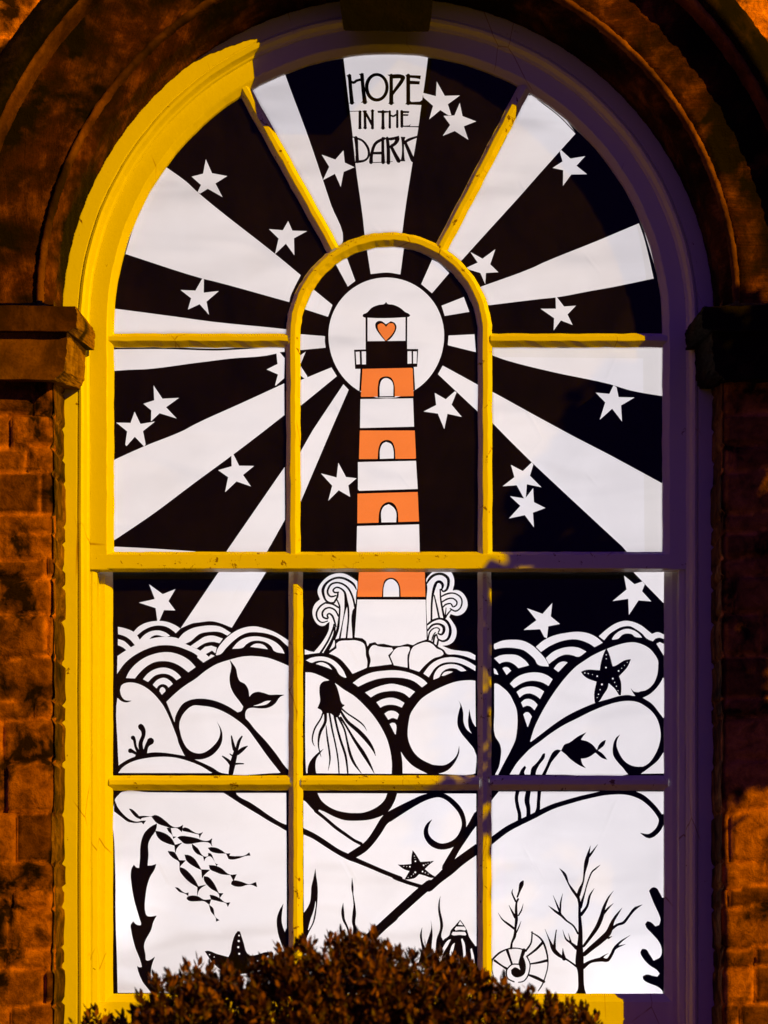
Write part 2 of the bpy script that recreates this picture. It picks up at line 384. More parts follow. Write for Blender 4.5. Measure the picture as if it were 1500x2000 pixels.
# inner face of the wall and the lit room behind it
def arch_outline(r, zb, n=48):
    pts = [(r, zb)] + [(r * cos(pi * i / n), ZC + r * sin(pi * i / n)) for i in range(n + 1)] + [(-r, zb)]
    return pts
def flat_with_hole(name, rect, hole, y, mat, parent):
    pts = [Vector((rect[0], rect[2])), Vector((rect[1], rect[2])), Vector((rect[1], rect[3])), Vector((rect[0], rect[3]))] + [Vector(p) for p in hole]
    n = len(hole); ed = [(0, 1), (1, 2), (2, 3), (3, 0)] + [(4 + i, 4 + (i + 1) % n) for i in range(n)]
    v, e, f, *_ = geometry.delaunay_2d_cdt(pts, ed, [], 0, 1e-6)
    hx = np.array(hole); F = []
    for t in f:
        c = sum((v[i] for i in t), Vector((0, 0))) / len(t)
        if not inside_poly(np.array([[c.x, c.y]]), hx)[0]: F.append(tuple(t))
    return mesh(name, [(p.x, y, p.y) for p in v], F, mat, parent)
def inside_poly(q, poly):
    x, y = q[:, 0], q[:, 1]; r = np.zeros(len(q), bool); n = len(poly)
    for i in range(n):
        x0, y0 = poly[i]; x1, y1 = poly[(i + 1) % n]
        if y0 == y1: continue
        m = (y0 > y) != (y1 > y)
        r ^= m & (x < (x1 - x0) * (y - y0) / (y1 - y0) + x0)
    return r
ZSILL = EYE + (HORIZON - 2060) * S
flat_with_hole('inner_face', (-1.75, 1.75, 0.0, 4.4), arch_outline(R0 - 0.06, ZSILL + 0.03), Y_BACK, M_PLASTER, house)
def box(bm_list, x0, x1, y0, y1, z0, z1):
    V, F = bm_list; b = len(V)
    V += [(x0, y0, z0), (x1, y0, z0), (x1, y1, z0), (x0, y1, z0), (x0, y0, z1), (x1, y0, z1), (x1, y1, z1), (x0, y1, z1)]
    F += [tuple(b + i for i in q) for q in ((0, 3, 2, 1), (4, 5, 6, 7), (0, 1, 5, 4), (1, 2, 6, 5), (2, 3, 7, 6), (3, 0, 4, 7))]
rv = [(-1.7, Y_BACK + .003, .0), (1.7, Y_BACK + .003, .0), (1.7, 2.4, .0), (-1.7, 2.4, .0), (-1.7, Y_BACK + .003, 4.3), (1.7, Y_BACK + .003, 4.3), (1.7, 2.4, 4.3), (-1.7, 2.4, 4.3)]
room = mesh('room_interior', rv, [(0, 1, 2, 3), (4, 7, 6, 5), (1, 5, 6, 2), (2, 6, 7, 3), (3, 7, 4, 0)], M_PLASTER)
tag(room, kind='structure')
g = mesh('ground', [(-60, -60, 0), (60, -60, 0), (60, Y_FRONT - 0.01, 0), (-60, Y_FRONT - 0.01, 0)], [(0, 1, 2, 3)], M_GROUND)
tag(g, kind='structure')

# ------------------------------------------------------------------ the sash window
window = empty('sash_window', (0, 0, ZSILL))
tag(window, 'tall round arched sash window in chipped white paint with twelve panes', 'window')
ZB = ZSILL - 0.0
def jamb_sweep(name, prof, zb, mat, parent, wob=0.0, seed=0, n_arc=110, n_leg=26, zoff=0.0):
    """frame member running up one side, round the arch and down the other; prof = (radius in px, depth)"""
    V = []; path = []
    for i in range(n_leg): path.append(('l', zb + (ZC - zb) * i / n_leg))
    for i in range(n_arc + 1): path.append(('a', pi - pi * i / n_arc))
    for i in range(1, n_leg + 1): path.append(('r', ZC + (zb - ZC) * i / n_leg))
    for s, (k, t) in enumerate(path):
        for j, (r, y) in enumerate(prof):
            rr = r * S + wob * noise1(s * 0.55 + j * 0.13, seed) + wob * 0.4 * noise1(s * 2.1 + j * 0.7, seed + 2)
            if k == 'a': V.append((rr * cos(t), y, ZC + rr * sin(t)))
            elif k == 'l': V.append((-rr, y, t))
            else: V.append((rr, y, t))
    return mesh(name, V, [f[::-1] for f in grid_faces(len(path), len(prof))], mat, parent)
jamb_sweep('outer_frame', [(650, 0.03), (646, -0.012), (633, -0.016), (606, -0.016), (604, -0.013), (603.2, -0.0145), (601, -0.019), (597, -0.021), (592, -0.018), (589, -0.010), (587, -0.006), (584, -0.004), (582, 0.0), (581, 0.10)],
           ZB, M_PAINT, window, 0.0007, 1)
PYM0, PYM1 = 1083, 1111                           # face of the meeting rail in photo pixels
upper = jamb_sweep('upper_sash', [(583, 0.04), (583, 0.001), (581.5, 0.0), (550, 0.0), (547.5, 0.002), (538.5, 0.013), (537.5, 0.020), (537.5, 0.04)], P(0, 1112).z, M_PAINT, window, 0.0009, 3)
def bar(name, pts, prof, mat, parent, y0=0.0, wob=0.0011, seed=0, closed=False):
    """a glazing bar along pts (photo px at depth y0); prof = (side offset px, depth)"""
    V = []; n = len(pts)
    for i, (x, z) in enumerate(pts):
        a = pts[max(0, i - 1)]; b = pts[min(n - 1, i + 1)]
        tx, tz = b[0] - a[0], b[1] - a[1]; L = hypot(tx, tz) or 1; nx, nz = -tz / L, tx / L
        for j, (o, y) in enumerate(prof):
            oo = o + (wob / S) * (noise1(i * 0.8 + (o > 0) * 3.1, seed) + 0.6 * noise1(i * 2.3 + j, seed + 3))
            V.append(P(x + nx * oo, z + nz * oo, y0) + Vector((0, y, 0)))
    F = grid_faces(n, len(prof))
    o = mesh(name, V, F, mat, parent)
    bm = bmesh.new(); bm.from_mesh(o.data)
    bmesh.ops.contextual_create(bm, geom=[e for e in bm.edges if e.is_boundary])
    bmesh.ops.recalc_face_normals(bm, faces=bm.faces); bm.to_mesh(o.data); bm.free()
    return o
def seg(a, b, n=24): return [(a[0] + (b[0] - a[0]) * i / n, a[1] + (b[1] - a[1]) * i / n) for i in range(n + 1)]
def bprof(w, f, dep=0.015): return [(-w, 0.028), (-w, dep), (-w + 1, dep - 0.001), (-f, 0.001), (-f + 1, 0.0), (f - 1, 0.0), (f, 0.001), (w - 1, dep - 0.001), (w, dep), (w, 0.028)]
YU, YL = 0.002, 0.047                              # depth of the upper and the lower sash
AC = (760.0, 651.0)
def arc(r, a0, a1, n): return [(AC[0] + r * cos(radians(a0 + (a1 - a0) * i / n)), AC[1] - r * sin(radians(a0 + (a1 - a0) * i / n))) for i in range(n + 1)]
# the arched inner bar with its two legs, then the spokes and side bars
bar('glazing_bar', [(572.5 - 0.2, 1084)] + seg((572.3, 1070), (572, 675), 16) + arc(188, 177, 3, 60) + seg((948, 675), (948, 1070), 16) + [(948, 1084)], bprof(14, 5.5), M_PAINT_WORN, window, YU, seed=1)
bar('glazing_bar', seg((474, 166), (652, 486), 22), bprof(13, 5), M_PAINT_WORN, window, YU + 0.0015, seed=4)
bar('glazing_bar', seg((1024, 168), (858, 488), 22), bprof(13, 5), M_PAINT_WORN, window, YU + 0.0015, seed=5)
bar('glazing_bar', seg((212, 661), (562, 661), 20), bprof(13.5, 5), M_PAINT, window, YU + 0.0015, seed=6)
bar('glazing_bar', seg((958, 661), (1304, 661), 20), bprof(13.5, 5), M_PAINT, window, YU + 0.0015, seed=7)
MRP = [(-21, 0.026), (-21, 0.016), (-20, 0.014), (-13.5, 0.001), (-12.5, 0.0), (13.5, 0.0), (14.5, 0.001), (14.8, 0.040), (14, 0.043)]
bar('meeting_rail', seg((176, 1096), (1341, 1096), 60), [(-o, y) for o, y in MRP][::-1], M_PAINT_WORN, window, YU - 0.0022, seed=8, wob=0.0005) if False else bar('meeting_rail', seg((176, 1096), (1341, 1096), 60), MRP, M_PAINT_WORN, window, YU - 0.0022, seed=8, wob=0.0005)
# lower sash
def stile(x_out, x_face, x_glass, zt, zb, seed):
    s = 1 if x_face > x_out else -1
    pr = [(x_out, 0.04), (x_out, 0.0), (x_face - s * 1, 0.0), (x_face + s, 0.002), (x_glass - s, 0.012), (x_glass, 0.016), (x_glass, 0.03)]
    zs = np.linspace(zt, zb, 40); V = []
    for i, zz in enumerate(zs):
        for j, (x, y) in enumerate(pr):
            V.append(P(x + 0.5 * noise1(i * 0.7 + j * 0.3, seed), zz, YL) + Vector((0, y, 0)))
    F = grid_faces(len(zs), len(pr)); F = F if s < 0 else [f[::-1] for f in F]
    return mesh('stile', V, F, M_PAINT, window)
stile(176, 206, 218.5, 1098, 2062, 2); stile(2 * CX - 176, 1312, 1299, 1098, 2062, 5)
def parting(x0, x1, seed):   # the bead that holds the lower sash
    V = []; zs = np.linspace(1112, 2062, 30); pr = [(x0, 0.02), (x0, 0.006), ((x0 + x1) / 2, 0.002), (x1, 0.006), (x1, 0.05)]
    if x1 < x0: pr = pr
    for i, zz in enumerate(zs):
        for x, y in pr: V.append(P(x + 0.5 * noise1(i * 0.5, seed), zz, 0.004) + Vector((0, y, 0)))
    F = grid_faces(len(zs), len(pr)); F = F if x1 < x0 else [f[::-1] for f in F]
    return mesh('bead', V, F, M_PAINT, window)
parting(172, 189, 3); parting(2 * CX - 172, 2 * CX - 189, 4)
bar('glazing_bar', seg((577, 1102), (577, 1960), 44), bprof(14, 4.5), M_PAINT_WORN, window, YL, seed=11, wob=0.0009)
bar('glazing_bar', seg((947, 1102), (947, 1960), 44), bprof(13.5, 4.5), M_PAINT_WORN, window, YL, seed=12, wob=0.0009)
for (a, b, sd_) in ((213, 566, 13), (588, 936, 14), (957, 1305, 15)):
    bar('glazing_bar', seg((a, 1528), (b, 1528), 18), bprof(14.5, 5), M_PAINT_WORN, window, YL + 0.0015, seed=sd_, wob=0.0006)
bar('bottom_rail', seg((176, 1999), (1341, 1999), 60), [(-58, 0.03), (-58, 0.016), (-57, 0.014), (-43, 0.002), (-42, 0.0), (60, 0.0), (61, 0.002), (62, 0.03)], M_PAINT, window, YL - 0.0015, seed=16, wob=0.0004)

# ------------------------------------------------------------------ the papercut panels behind the glass
FR = dict(A1=(200,170,6),A2=(420,150,6),A3=(200,420,6),A4=(420,400,6),A5=(620,90,6),A6=(800,90,6),A7=(630,300,6),A8=(860,300,6),
 B1=(1060,170,6),B2=(1060,420,6),B3=(570,460,7.5),B4=(740,460,7.5),B5=(570,640,7.5),B6=(740,640,7.5),B7=(640,560,6.25),B8=(570,840,6),
 C1=(710,840,6),C2=(205,660,7.5),C3=(380,660,7.5),C4=(200,840,6),C5=(390,840,7.5),C6=(940,660,6),C7=(1100,660,6.818),C8=(940,860,6),
 D1=(210,1100,7.5),D2=(390,1100,7.5),D3=(210,1260,6),D4=(340,1260,6),D5=(580,1100,7.5),D6=(760,1100,7.5),D7=(580,1270,7.143),D8=(750,1270,7.143),
 E1=(940,1100,7.5),E2=(1110,1100,7.5),E3=(940,1270,7.5),E4=(1100,1260,7.143),E5=(210,1530,7.5),E6=(300,1600,7.143),E7=(210,1720,7.5),E8=(390,1530,7.5),
 F1=(380,1740,6.818),F2=(580,1530,7.5),F3=(760,1530,7.5),F4=(570,1680,7.5),F5=(750,1700,7.143),F6=(940,1530,7.5),F7=(940,1700,7.5),F8=(1060,1630,6),
 G8=(840,400,6.667),X=(0,0,1))
ART = r'''
# upper left fan pane
@fan_left
ray#1 w S X 322.5,325 364,355 385,374.5 420,404 536.7,495.5 587.5,537.5 575,561.7 567,580 565,590 420,550 395,544 245,496 257,456 271,421 300,357
backing w S X 230,525 246,470 263,420 290,368 268,421 253,458 239,500
ray#2 w S X 221.7,602.5 339,618 420,629 558,643 580,646 560,662 222,662
star#1 w P A1 1212,845 1285,1010 1463,1043 1325,1130 1408,1290 1235,1192 1145,1248 1115,1232 1155,1147 1045,1050 1180,1015
star#2 w P A4 857,190 907,303 1080,308 925,392 930,592 830,455 703,578 745,395 632,285 795,298
star#3 w P A3 1170,745 1180,730 1190,738 1187,910 1365,890 1220,1015 1250,1170 1140,1045 1002,1108 1040,975 915,878 1090,885
@fan_top
ray#1 w S X 553,134 558.5,150 603,270 646.7,400 670,470 660,486 480,175 492.5,163 510,152 527,142
edge#1 k L X 488,174,2.6 507,161,2.4 527,150.5,2.2 553,140.5,2
ray#2 w S X 670,107 700,101 757,97 800,99 836.7,106 828,173 823,205 816,257 806,316 786,452.5 785,466 712,466 711.7,455 694,319 689,266.7 680,190
edge#2 k L X 668,107.5,1.6 700,103,1.6 757,100,1.6 800,101.5,1.6 838,107,1.6
letters#H k S A5 338,340 400,340 385,365 390,400 400,535 410,650 442,668 368,676 384,650 365,400 355,365
letters#H k L A5 390,415,30 425,428,32 460,405,32 512,393,30
letters#H k S A5 483,326 547,319 535,350 545,500 570,640 592,658 508,664 533,640 515,520 503,350
letters#H k L A5 376,345,42 388,500,42 404,665,48
letters#H k L A5 522,335,44 535,500,42 556,658,52
letters#P k L A5 866,345,44 866,500,44 864,668,50
letters#E k L A5 1064,345,46 1064,500,46 1064,672,46
letters#I k L A5 498,768,32 498,960,34
letters#D k L A5 450,1075,44 462,1200,44 470,1350,48
letters#O k O A5 695,483,140,168
letters#O w O A5 697,482,99,130
letters#P k S A5 818,335 1010,342 1028,365 1022,392 900,560 880,590 888,650 902,674 828,676 845,650 850,500 852,360
letters#P w S A5 885,380 970,378 975,388 885,522
letters#E k P A5 1030,338 1212,345 1206,390 1170,380 1085,372 1085,405 1200,412 1196,450 1085,446 1085,640 1105,655 1200,650 1222,635 1245,640 1230,692 1028,683 1043,660 1040,360
letters#I k L A5 372,765,8 490,762,8
letters#I k S A5 478,760 522,760 507,790 508,945 527,967 473,969 490,945 488,790
letters#N k S A5 525,758 580,754 574,785 577,945 582,966 532,966 545,940 541,785
letters#N k L A5 556,772,30 602,850,30 642,925,32
letters#N k S A5 622,752 670,752 657,780 658,945 665,966 622,966 632,940 630,780
letters#T k L A5 768,765,34 768,860,32 768,962,40
letters#N k L A5 555,765,30 560,960,34
letters#N k L A5 645,755,30 645,962,34
letters#E2 k L A5 988,765,34 990,942,34
letters#T k S A5 703,758 770,757 846,762 850,776 784,785 782,940 797,966 738,966 756,940 756,786 706,782
letters#H2 k L A5 848,765,28 848,850,27 848,955,30
letters#H2 k L A5 858,812,20 890,822,22 930,798,22
letters#H2 k L A5 935,760,28 935,850,27 935,948,30
letters#E2 k P A5 970,758 1076,762 1072,786 1002,784 1002,797 1068,799 1062,818 1002,818 1002,925 1012,932 1075,930 1092,912 1085,938 1192,938 1192,952 970,946 980,930 978,780
letters#D k S A5 408,1058 470,1070 530,1095 580,1145 615,1222 612,1290 570,1345 500,1368 440,1372 445,1340 440,1200
letters#D w S A5 476,1098 520,1120 565,1175 588,1240 580,1300 548,1328 488,1338 480,1220
letters#D w S A5 412,1075 428,1074 442,1180 448,1290 436,1285
letters#A k L A5 628,1362,46 632,1290,38 655,1190,36 695,1128,36 785,1083,34
letters#A k L A5 766,1080,34 766,1220,36 770,1362,46
letters#A k L A5 645,1255,30 762,1253,34
letters#R k L A5 818,1078,36 830,1200,42 832,1368,44
letters#R k S A5 800,1078 880,1068 955,1050 962,1095 930,1150 880,1185 845,1195 850,1165 895,1130 910,1098 845,1105
letters#R k L A5 868,1185,36 905,1260,42 952,1345,50
letters#K k S A5 975,1062 1032,1064 1020,1110 1024,1330 1030,1350 970,1350 985,1300 985,1110
letters#K k L A5 1020,1132,30 1070,1098,34 1170,1062,22
letters#K k L A5 1024,1120,34 1065,1215,42 1118,1338,50
letters#K k L A5 610,1366,10 800,1360,8 880,1352,6
star#1 w P A7 245,-38 260,105 375,160 248,213 213,390 145,237 5,310 78,155 -10,12 150,70
star#2 w P A6 318,415 412,583 590,578 448,682 490,810 455,812 360,750 230,858 275,700 160,600 155,548 308,587
star#3 w P A6 588,665 620,820 780,883 635,940 688,1098 530,995 388,1052 475,925 398,818 525,813
backing w L X 612,116.5,1.5 670,103,3 757,96.5,3 840,104,3 902,119,1.5
@fan_right
ray#1 w S X 1025,170 1034,176 1062,196 1095,222 1125,260 1060,332.5 1010,389 970,433 940,466 896.7,514 880,504 850,496
edge#1 k L X 866,484,4 888,441,4 915,397,4 931.7,367,3.4 953,332,3.8 985,273,3 1007,222,3 1031,185,2 1062,203.5,1.8 1095,229.5,1.8 1125,261,2
ray#2 w S X 931.5,562.7 1040,523 1060,513.5 1165,471 1248,436 1257,462 1268,505 1276.7,544 1200,560 1150,569 1085,581 1060,583.5 948,597 943,583
backing w S X 1254,438 1270,480 1287,540 1297,612 1289,560 1277,515 1262,465
star#1 w P B1 215,738 325,838 498,810 395,922 520,1022 335,1025 237,1158 240,975 115,948 232,872 200,756
star#2 w P G8 525,615 683,702 850,578 783,775 890,878 728,888 718,1035 655,888 455,828 620,752
star#3 w P B2 150,940 250,1072 390,1062 290,1165 350,1288 213,1235 128,1353 133,1208 -24,1098 155,1098
overlap d S X 1234,400 1250,470 1262,545 1266,600 1320,600 1320,400
@centre_arch
ray#1 w P B3 630,397 795,297 930,665 820,748
ray#2 w S X 716,484 757,478 789,483 782,536 757,532.4 724,535.3
ray#3 w S B4 780,352 880,405 1030,550 778,845 620,712
ray#4 w P B4 1245,900 1325,1118 965,1178 918,1028
ray#5 w P B6 1020,115 1400,97 1420,358 1030,262 1010,255
ray#6 w P B6 935,555 1460,842 1460,1240 865,682
ray#7 w P B3 312,785 595,1017 530,1190 188,1080
ray#8 w P B5 95,92 485,125 483,200 495,293 85,332
ray#9 w P B5 70,792 580,582 660,710 90,1175
ray#10 w P X 670.7,750.4 681,761.3 646.7,840 586,983 575,1000 575,903 611,840
disc w E X 754.5,655,113,113,123
lighthouse k S B7 425,358 435,335 470,322 540,255 620,222 695,208 712,185 730,208 800,220 880,255 950,310 990,330 1008,350 990,368 960,372 480,378 440,372
lighthouse k P B7 462,375 487,375 487,670 487,760 463,760
lighthouse k P B7 950,370 972,370 970,760 948,760
lighthouse k P B7 465,665 970,660 970,760 1105,760 1093,978 1050,980 1052,1003 335,1003 322,770 465,765
lighthouse w P B7 342,795 390,793 395,945 350,948
lighthouse w P B7 415,790 467,790 467,948 420,948
lighthouse w P B7 975,788 1023,788 1025,938 975,940
lighthouse w P B7 1043,790 1090,790 1085,938 1043,938
lighthouse k S B7 710,672 640,590 585,500 583,450 610,422 650,418 712,458 770,422 815,440 840,490 820,560 760,640
heart o S B7 710,660 650,580 612,505 612,465 645,448 680,455 712,490 750,448 800,448 822,490 800,560
lighthouse k P B7 400,1000 385,1275 1068,1265 1052,985
band#1 o P B7 425,1003 1025,990 1038,1000 1048,1335 408,1345 405,1330
lighthouse k S B7 610,1352 615,1200 640,1120 705,1095 770,1110 808,1170 820,1350
door#1 w S B7 635,1338 640,1190 665,1135 710,1115 770,1140 795,1180 800,1335
lighthouse w P X 704,779.5 806.7,778 808.7,833.3 703.3,836
band#2 o P B8 797,5 1440,5 1455,325 1445,335 787,340
lighthouse k S B8 1005,345 1020,200 1050,140 1110,115 1170,135 1200,190 1215,342
door#2 w S B8 1032,338 1035,225 1065,160 1105,138 1165,165 1190,230 1195,332
lighthouse w P B8 775,375 1455,360 1475,690 790,712 775,695
band#3 o P B8 770,745 1475,725 1490,1070 768,1092
lighthouse k S B8 1015,1092 1025,960 1060,880 1130,843 1190,860 1235,930 1250,1086
door#3 w S B8 1050,1082 1050,950 1080,895 1135,868 1190,905 1222,960 1222,1080
lighthouse w P B8 765,1125 1490,1105 1500,1470 757,1470
star#1 w P B5 80,430 203,352 122,548 225,710 230,735 185,744 80,670
star#2 w P B8 545,383 635,550 760,565 662,648 683,783 550,705 427,828 473,652 342,508 525,555
star#3 w P B6 818,955 980,1048 1115,930 1138,950 1065,1128 1215,1308 1005,1262 958,1485 863,1258 655,1228 840,1133
@upper_left
ray#1 w S X 219,660 556,660 556,687.3 545,688 539,690.7 446.7,700.7 405,706 381,709 290,720.7 251.7,722.4 219,724.7
edge#1 k L X 214,680.7,3.2 318,680,3.4 405,682.7,3.6 446.7,682,3.6 526.7,677.3,3.4 562,679,3.4
star#1 w P C3 1200,225 1245,205 1320,295 1312,590 1190,698 1180,690 1222,535 1055,462 1215,382
ray#2 w S X 220.8,899 281.7,871.7 358,841 380,829 473,786.7 555,749 555.5,810.7 492,860 450,891.7 380,943 300,1003 219,1058
star#2 w P C2 712,695 842,890 1085,878 895,1015 1050,1180 800,1103 675,1222 678,1060 562,965 722,913
star#3 w P X 263,804 274.3,828 303,823.3 279.3,842 284.5,868 281.5,872 263.3,853 247,871.6 244.7,868 248.3,842.5 227,825.3 255,826
star#4 w P C5 478,345 492,350 578,522 797,525 635,657 750,825 540,752 372,910 417,690 270,587 468,530 465,375
ray#3 w P X 556,912 444.7,1073.3 436,1087 516,1087 523,1075 556.7,1014.7
backing w P X 212,1067 300,1071.5 382,1077 382,1090 212,1090
@upper_right
ray#1 w S X 955,660 1293.6,660 1295,774 1232,762.7 1198,752.4 1190,750 1080,726.7 990,704 955,691.7
edge#1 k L X 946,676,4 1056,676.7,3.6 1107,678,3.6 1190,675,3.6 1300,673,3.8
star#1 w P C7 670,630 615,745 432,728 560,858 487,1090 652,942 783,1112 770,900 950,793 738,788 710,655
ray#2 w P X 956,762 1050,814 1120,852 1190,888 1296,945.5 1297,1069 1297,1087 1232,1087 1215,1067 1190,1044 1106.7,966.7 1038,902.5 995,860 959.7,824
star#2 w P C8 592,258 610,285 570,415 705,550 535,515 520,688 498,676 415,527 250,538 388,432 348,288 487,360
star#3 w P C8 608,560 617,725 752,793 605,848 617,1020 510,877 325,915 458,768 337,655 515,682
backing w L X 957.5,822,1 958.3,880,2.2 958.5,960,1.2
overlap d P X 940,655 1320,655 1320,1095 1259,1095 1256,700 940,697
@middle_left
ray#1 w S X 436,1104 528,1104 452.7,1226 430,1217 412.7,1213.3 390,1215.5 376.7,1217.3 352.7,1227.3
star#1 w P D1 610,310 808,453 995,380 893,555 993,692 827,687 757,850 730,850 705,658 460,578 692,525
backing w S D1 145,1360 250,1290 400,1200 600,1115 850,1078 1040,1105 1140,1180 1215,1215 1365,1285 1500,1385 1410,1455 1300,1340 1150,1265 1000,1215 850,1200 700,1215 500,1290 350,1380 240,1480 140,1620
backing w S D3 215,385 260,300 350,205 450,140 580,95 720,83 850,115 960,180 1033,258 948,318 850,245 750,200 650,187 550,200 450,255 370,330 322,390 260,388
backing w S D3 415,400 470,335 550,285 660,263 760,290 830,340 862,378 808,412 760,368 700,340 640,335 560,355 510,395 475,432
backing w S D3 530,465 580,410 660,383 730,415 765,455 715,498 690,470 640,457 600,475 575,508
backing w S D3 608,540 620,505 645,490 675,515 680,540 637,582
backing w S D1 152,930 260,955 380,1005 435,1060 470,1120 610,1112 400,1200 330,1120 250,1068 155,1040
backing w S D1 155,1110 240,1140 300,1190 345,1235 275,1275 220,1230 150,1200
backing w S D1 380,1008 450,935 560,875 750,845 880,862 1000,912 1068,957 1000,1027 960,990 860,930 750,912 640,930 530,980 430,1058
backing w S D1 470,1122 540,1050 630,1000 740,985 840,1010 915,1060 880,1075 800,1070 750,1055 700,1055 650,1075 610,1112
backing w S X 348.7,1247.3 359.3,1236 376.7,1226.7 396.7,1222.7 410,1221.6 430,1224 451,1236 444,1241.3 430,1234.7 410,1234 390,1238 372.7,1252 362,1257.3
backing w S X 372,1262 387,1251.5 400.7,1243.3 416.7,1241.6 435.3,1247.3 428.7,1256.3 416.7,1253.6 403.3,1255.3 390,1262 384,1266.7
backing w P X 390,1272 400.7,1263.3 412.7,1261 423.3,1264.7 420.7,1276 414,1270.7 402,1277.5 408,1283 412,1278 419.5,1281 397,1294 385,1284
backing w S D2 237,1340 260,1260 330,1160 430,1060 600,960 800,925 950,955 1100,1010 1230,1085 1345,1165 1345,1262 1270,1200 1150,1095 1000,1035 850,1012 720,1015 600,1060 480,1150 390,1240 310,1330 245,1350
backing w S D2 475,1255 550,1165 650,1100 800,1072 950,1090 1100,1150 1200,1240 1245,1325 1090,1285 1050,1220 980,1165 870,1135 760,1145 680,1190 635,1235
backing w S D2 740,1225 800,1185 870,1178 940,1200 1000,1260
backing w S D3 118,600 146,530 165,470 230,440 330,445 430,485 530,560 610,650 660,720 720,840 800,1040 850,1170 940,1305 800,1280 650,1260 520,1258 340,1300 220,1350 130,1410 120,1200
sheet k S D3 100,560 145,520 160,590 200,640 285,652 220,672 160,655 118,620 100,610
backing w S D3 125,1498 180,1430 280,1370 450,1325 650,1308 800,1320 950,1360 1100,1420 1228,1500
backing w S D4 62,930 75,870 120,790 220,710 330,712 450,730 560,770 700,850 850,970 950,1100 1100,1310 1248,1497 555,1497 440,1430 255,1345 140,1290 90,1190 65,1050
sheet k S D4 500,895 550,980 568,1060 555,1150 500,1240 430,1300 340,1335 255,1340 150,1320 90,1230 40,1100 50,930 68,1000 90,1090 140,1190 200,1245 290,1270 360,1255 440,1200 510,1120 538,1050 535,980
backing w S D4 -90,665 20,560 120,480 260,388 370,300 500,222 640,175 800,135 920,128 1100,150 1230,195 1352,247 1352,1475 1300,1420 1200,1280 1080,1130 950,990 860,880 740,785 600,700 450,645 300,627 180,645 100,690 40,780 15,840 5,905 -40,790
tail k S D4 650,170 690,220 725,275 745,370 770,420 830,455 870,520 882,605 920,565 980,547 1050,560 1120,582 1200,580 1295,582 1240,610 1180,690 1100,735 1000,742 920,735 860,750 835,800 840,880 780,880 730,790 790,770 810,720 760,650 700,570 660,480 650,370 670,250
tail w S D4 925,712 1000,690 1080,655 1135,650 1090,690 1000,710
anemone k L D3 405,1265,58.9 390,1200,53.8 390,1140,48.6 420,1060,46.1 418,1000,56.3 390,955,69.1
anemone k L D3 365,1260,43.5 330,1190,30.7 315,1110,35.8 298,1085,53.8
anemone k L D3 440,1255,51.2 462,1180,46.1 505,1125,84.5
anemone k L D3 350,1280,33.3 300,1250,38.4 268,1238,58.9
anemone k P D3 320,1305 365,1225 455,1225 470,1285
coral k L D4 665,1505,56.3 685,1400,66.6 710,1300,58.9 728,1230,46.1
coral k L D4 708,1225,43.5 688,1150,33.3 672,1065,15.4
coral k L D4 735,1225,35.8 760,1130,35.8 795,1070,17.9
coral k L D4 745,1270,43.5 800,1222,46.1 862,1182,10.2
coral k L D4 695,1305,23.0 650,1272,10.2
coral k L D4 670,1400,43.5 630,1350,35.8 562,1298,12.8
coral k L D4 690,1398,30.7 740,1390,23.0 812,1390,15.4
@middle_centre
backing w S D5 885,265 800,205 700,155 600,147 480,180 380,260 310,370 305,440 340,530 270,590 230,680 235,780 280,870 340,915 400,915 455,870 478,860 465,980 400,1110 320,1220 250,1300 190,1290 115,1262 115,1340 230,1325 340,1312 410,1312 475,1275 550,1215 550,1120 620,1100 812,1095 812,700 850,635 870,430 885,370
spray#1 k L D5 872,390,14 830,310,34 740,245,36 640,213,32 540,225,30 440,285,36 385,370,44 385,450,40 420,540,30 480,580,28 545,578,26
spray#1 k L D5 850,640,30 820,510,28 760,380,30 680,310,28 590,285,26 500,310,28 452,390,30 455,450,28 500,490,26 570,475,22
spray#1 k L D5 608,425,22 555,430,26 530,395,26 575,355,24 640,370,26 700,430,32 725,560,40 750,650,30 755,800,26 735,1000,26 725,1105,26
spray#1 k S D5 690,450 745,600 725,660 690,800 640,1105 612,1105 690,700 695,560
spray#1 k L D5 600,430,26 590,500,30 545,575,28
spray#1 k L D5 588,540,20 625,640,26 618,800,28 598,960,40 545,1115,34
spray#1 k L D5 425,575,24 350,622,26 300,690,28 285,760,28 310,830,26 370,868,20 455,845,16
spray#1 k L D5 430,582,28 520,598,26 612,650,26
spray#1 k L D5 606,775,22 560,690,26 480,652,24 410,672,28 372,730,30 385,790,28 445,815,24
spray#1 k L D5 455,800,28 445,760,26 475,738,24 520,775,30 552,860,26 572,930,20
spray#1 k L D5 545,900,30 530,960,28 460,1130,28 345,1318,34
spray#1 k L D5 552,940,30 545,1050,34 490,1190,50 415,1318,56
tower w P D5 885,532 845,1085 960,1100 1010,1140 1035,1220 1060,1175 1145,1155 1180,1185 1270,1180 1400,1210 1500,1210 1620,1180 1700,1200 1770,1160 1900,1115 1885,535
band#1 o P X 702.2,1100 698,1165.5 830.7,1165.5 829.4,1100
tower k S X 746,1166 748,1144 752,1133 764,1128.3 774.7,1133 780.7,1144 782.7,1166
door#1 w S X 748.5,1165.5 750.2,1144 754.7,1135 764,1131 772,1135 778,1144 779.5,1165.5
rock#1 w S D5 470,1325 580,1245 575,1180 620,1145 760,1132 870,1132 980,1180 1003,1250 1010,1350 1030,1430 1025,1530 815,1620 740,1520 640,1410 540,1350
backing w S D5 475,1275 540,1155 550,1220
rock#2 w S D5 1055,1290 1090,1220 1130,1200 1200,1220 1390,1240 1410,1275 1335,1350 1390,1480 1060,1520 1080,1420
rock#3 w S D6 15,1365 100,1250 190,1225 290,1225 303,1250 270,1350 270,1530 70,1495
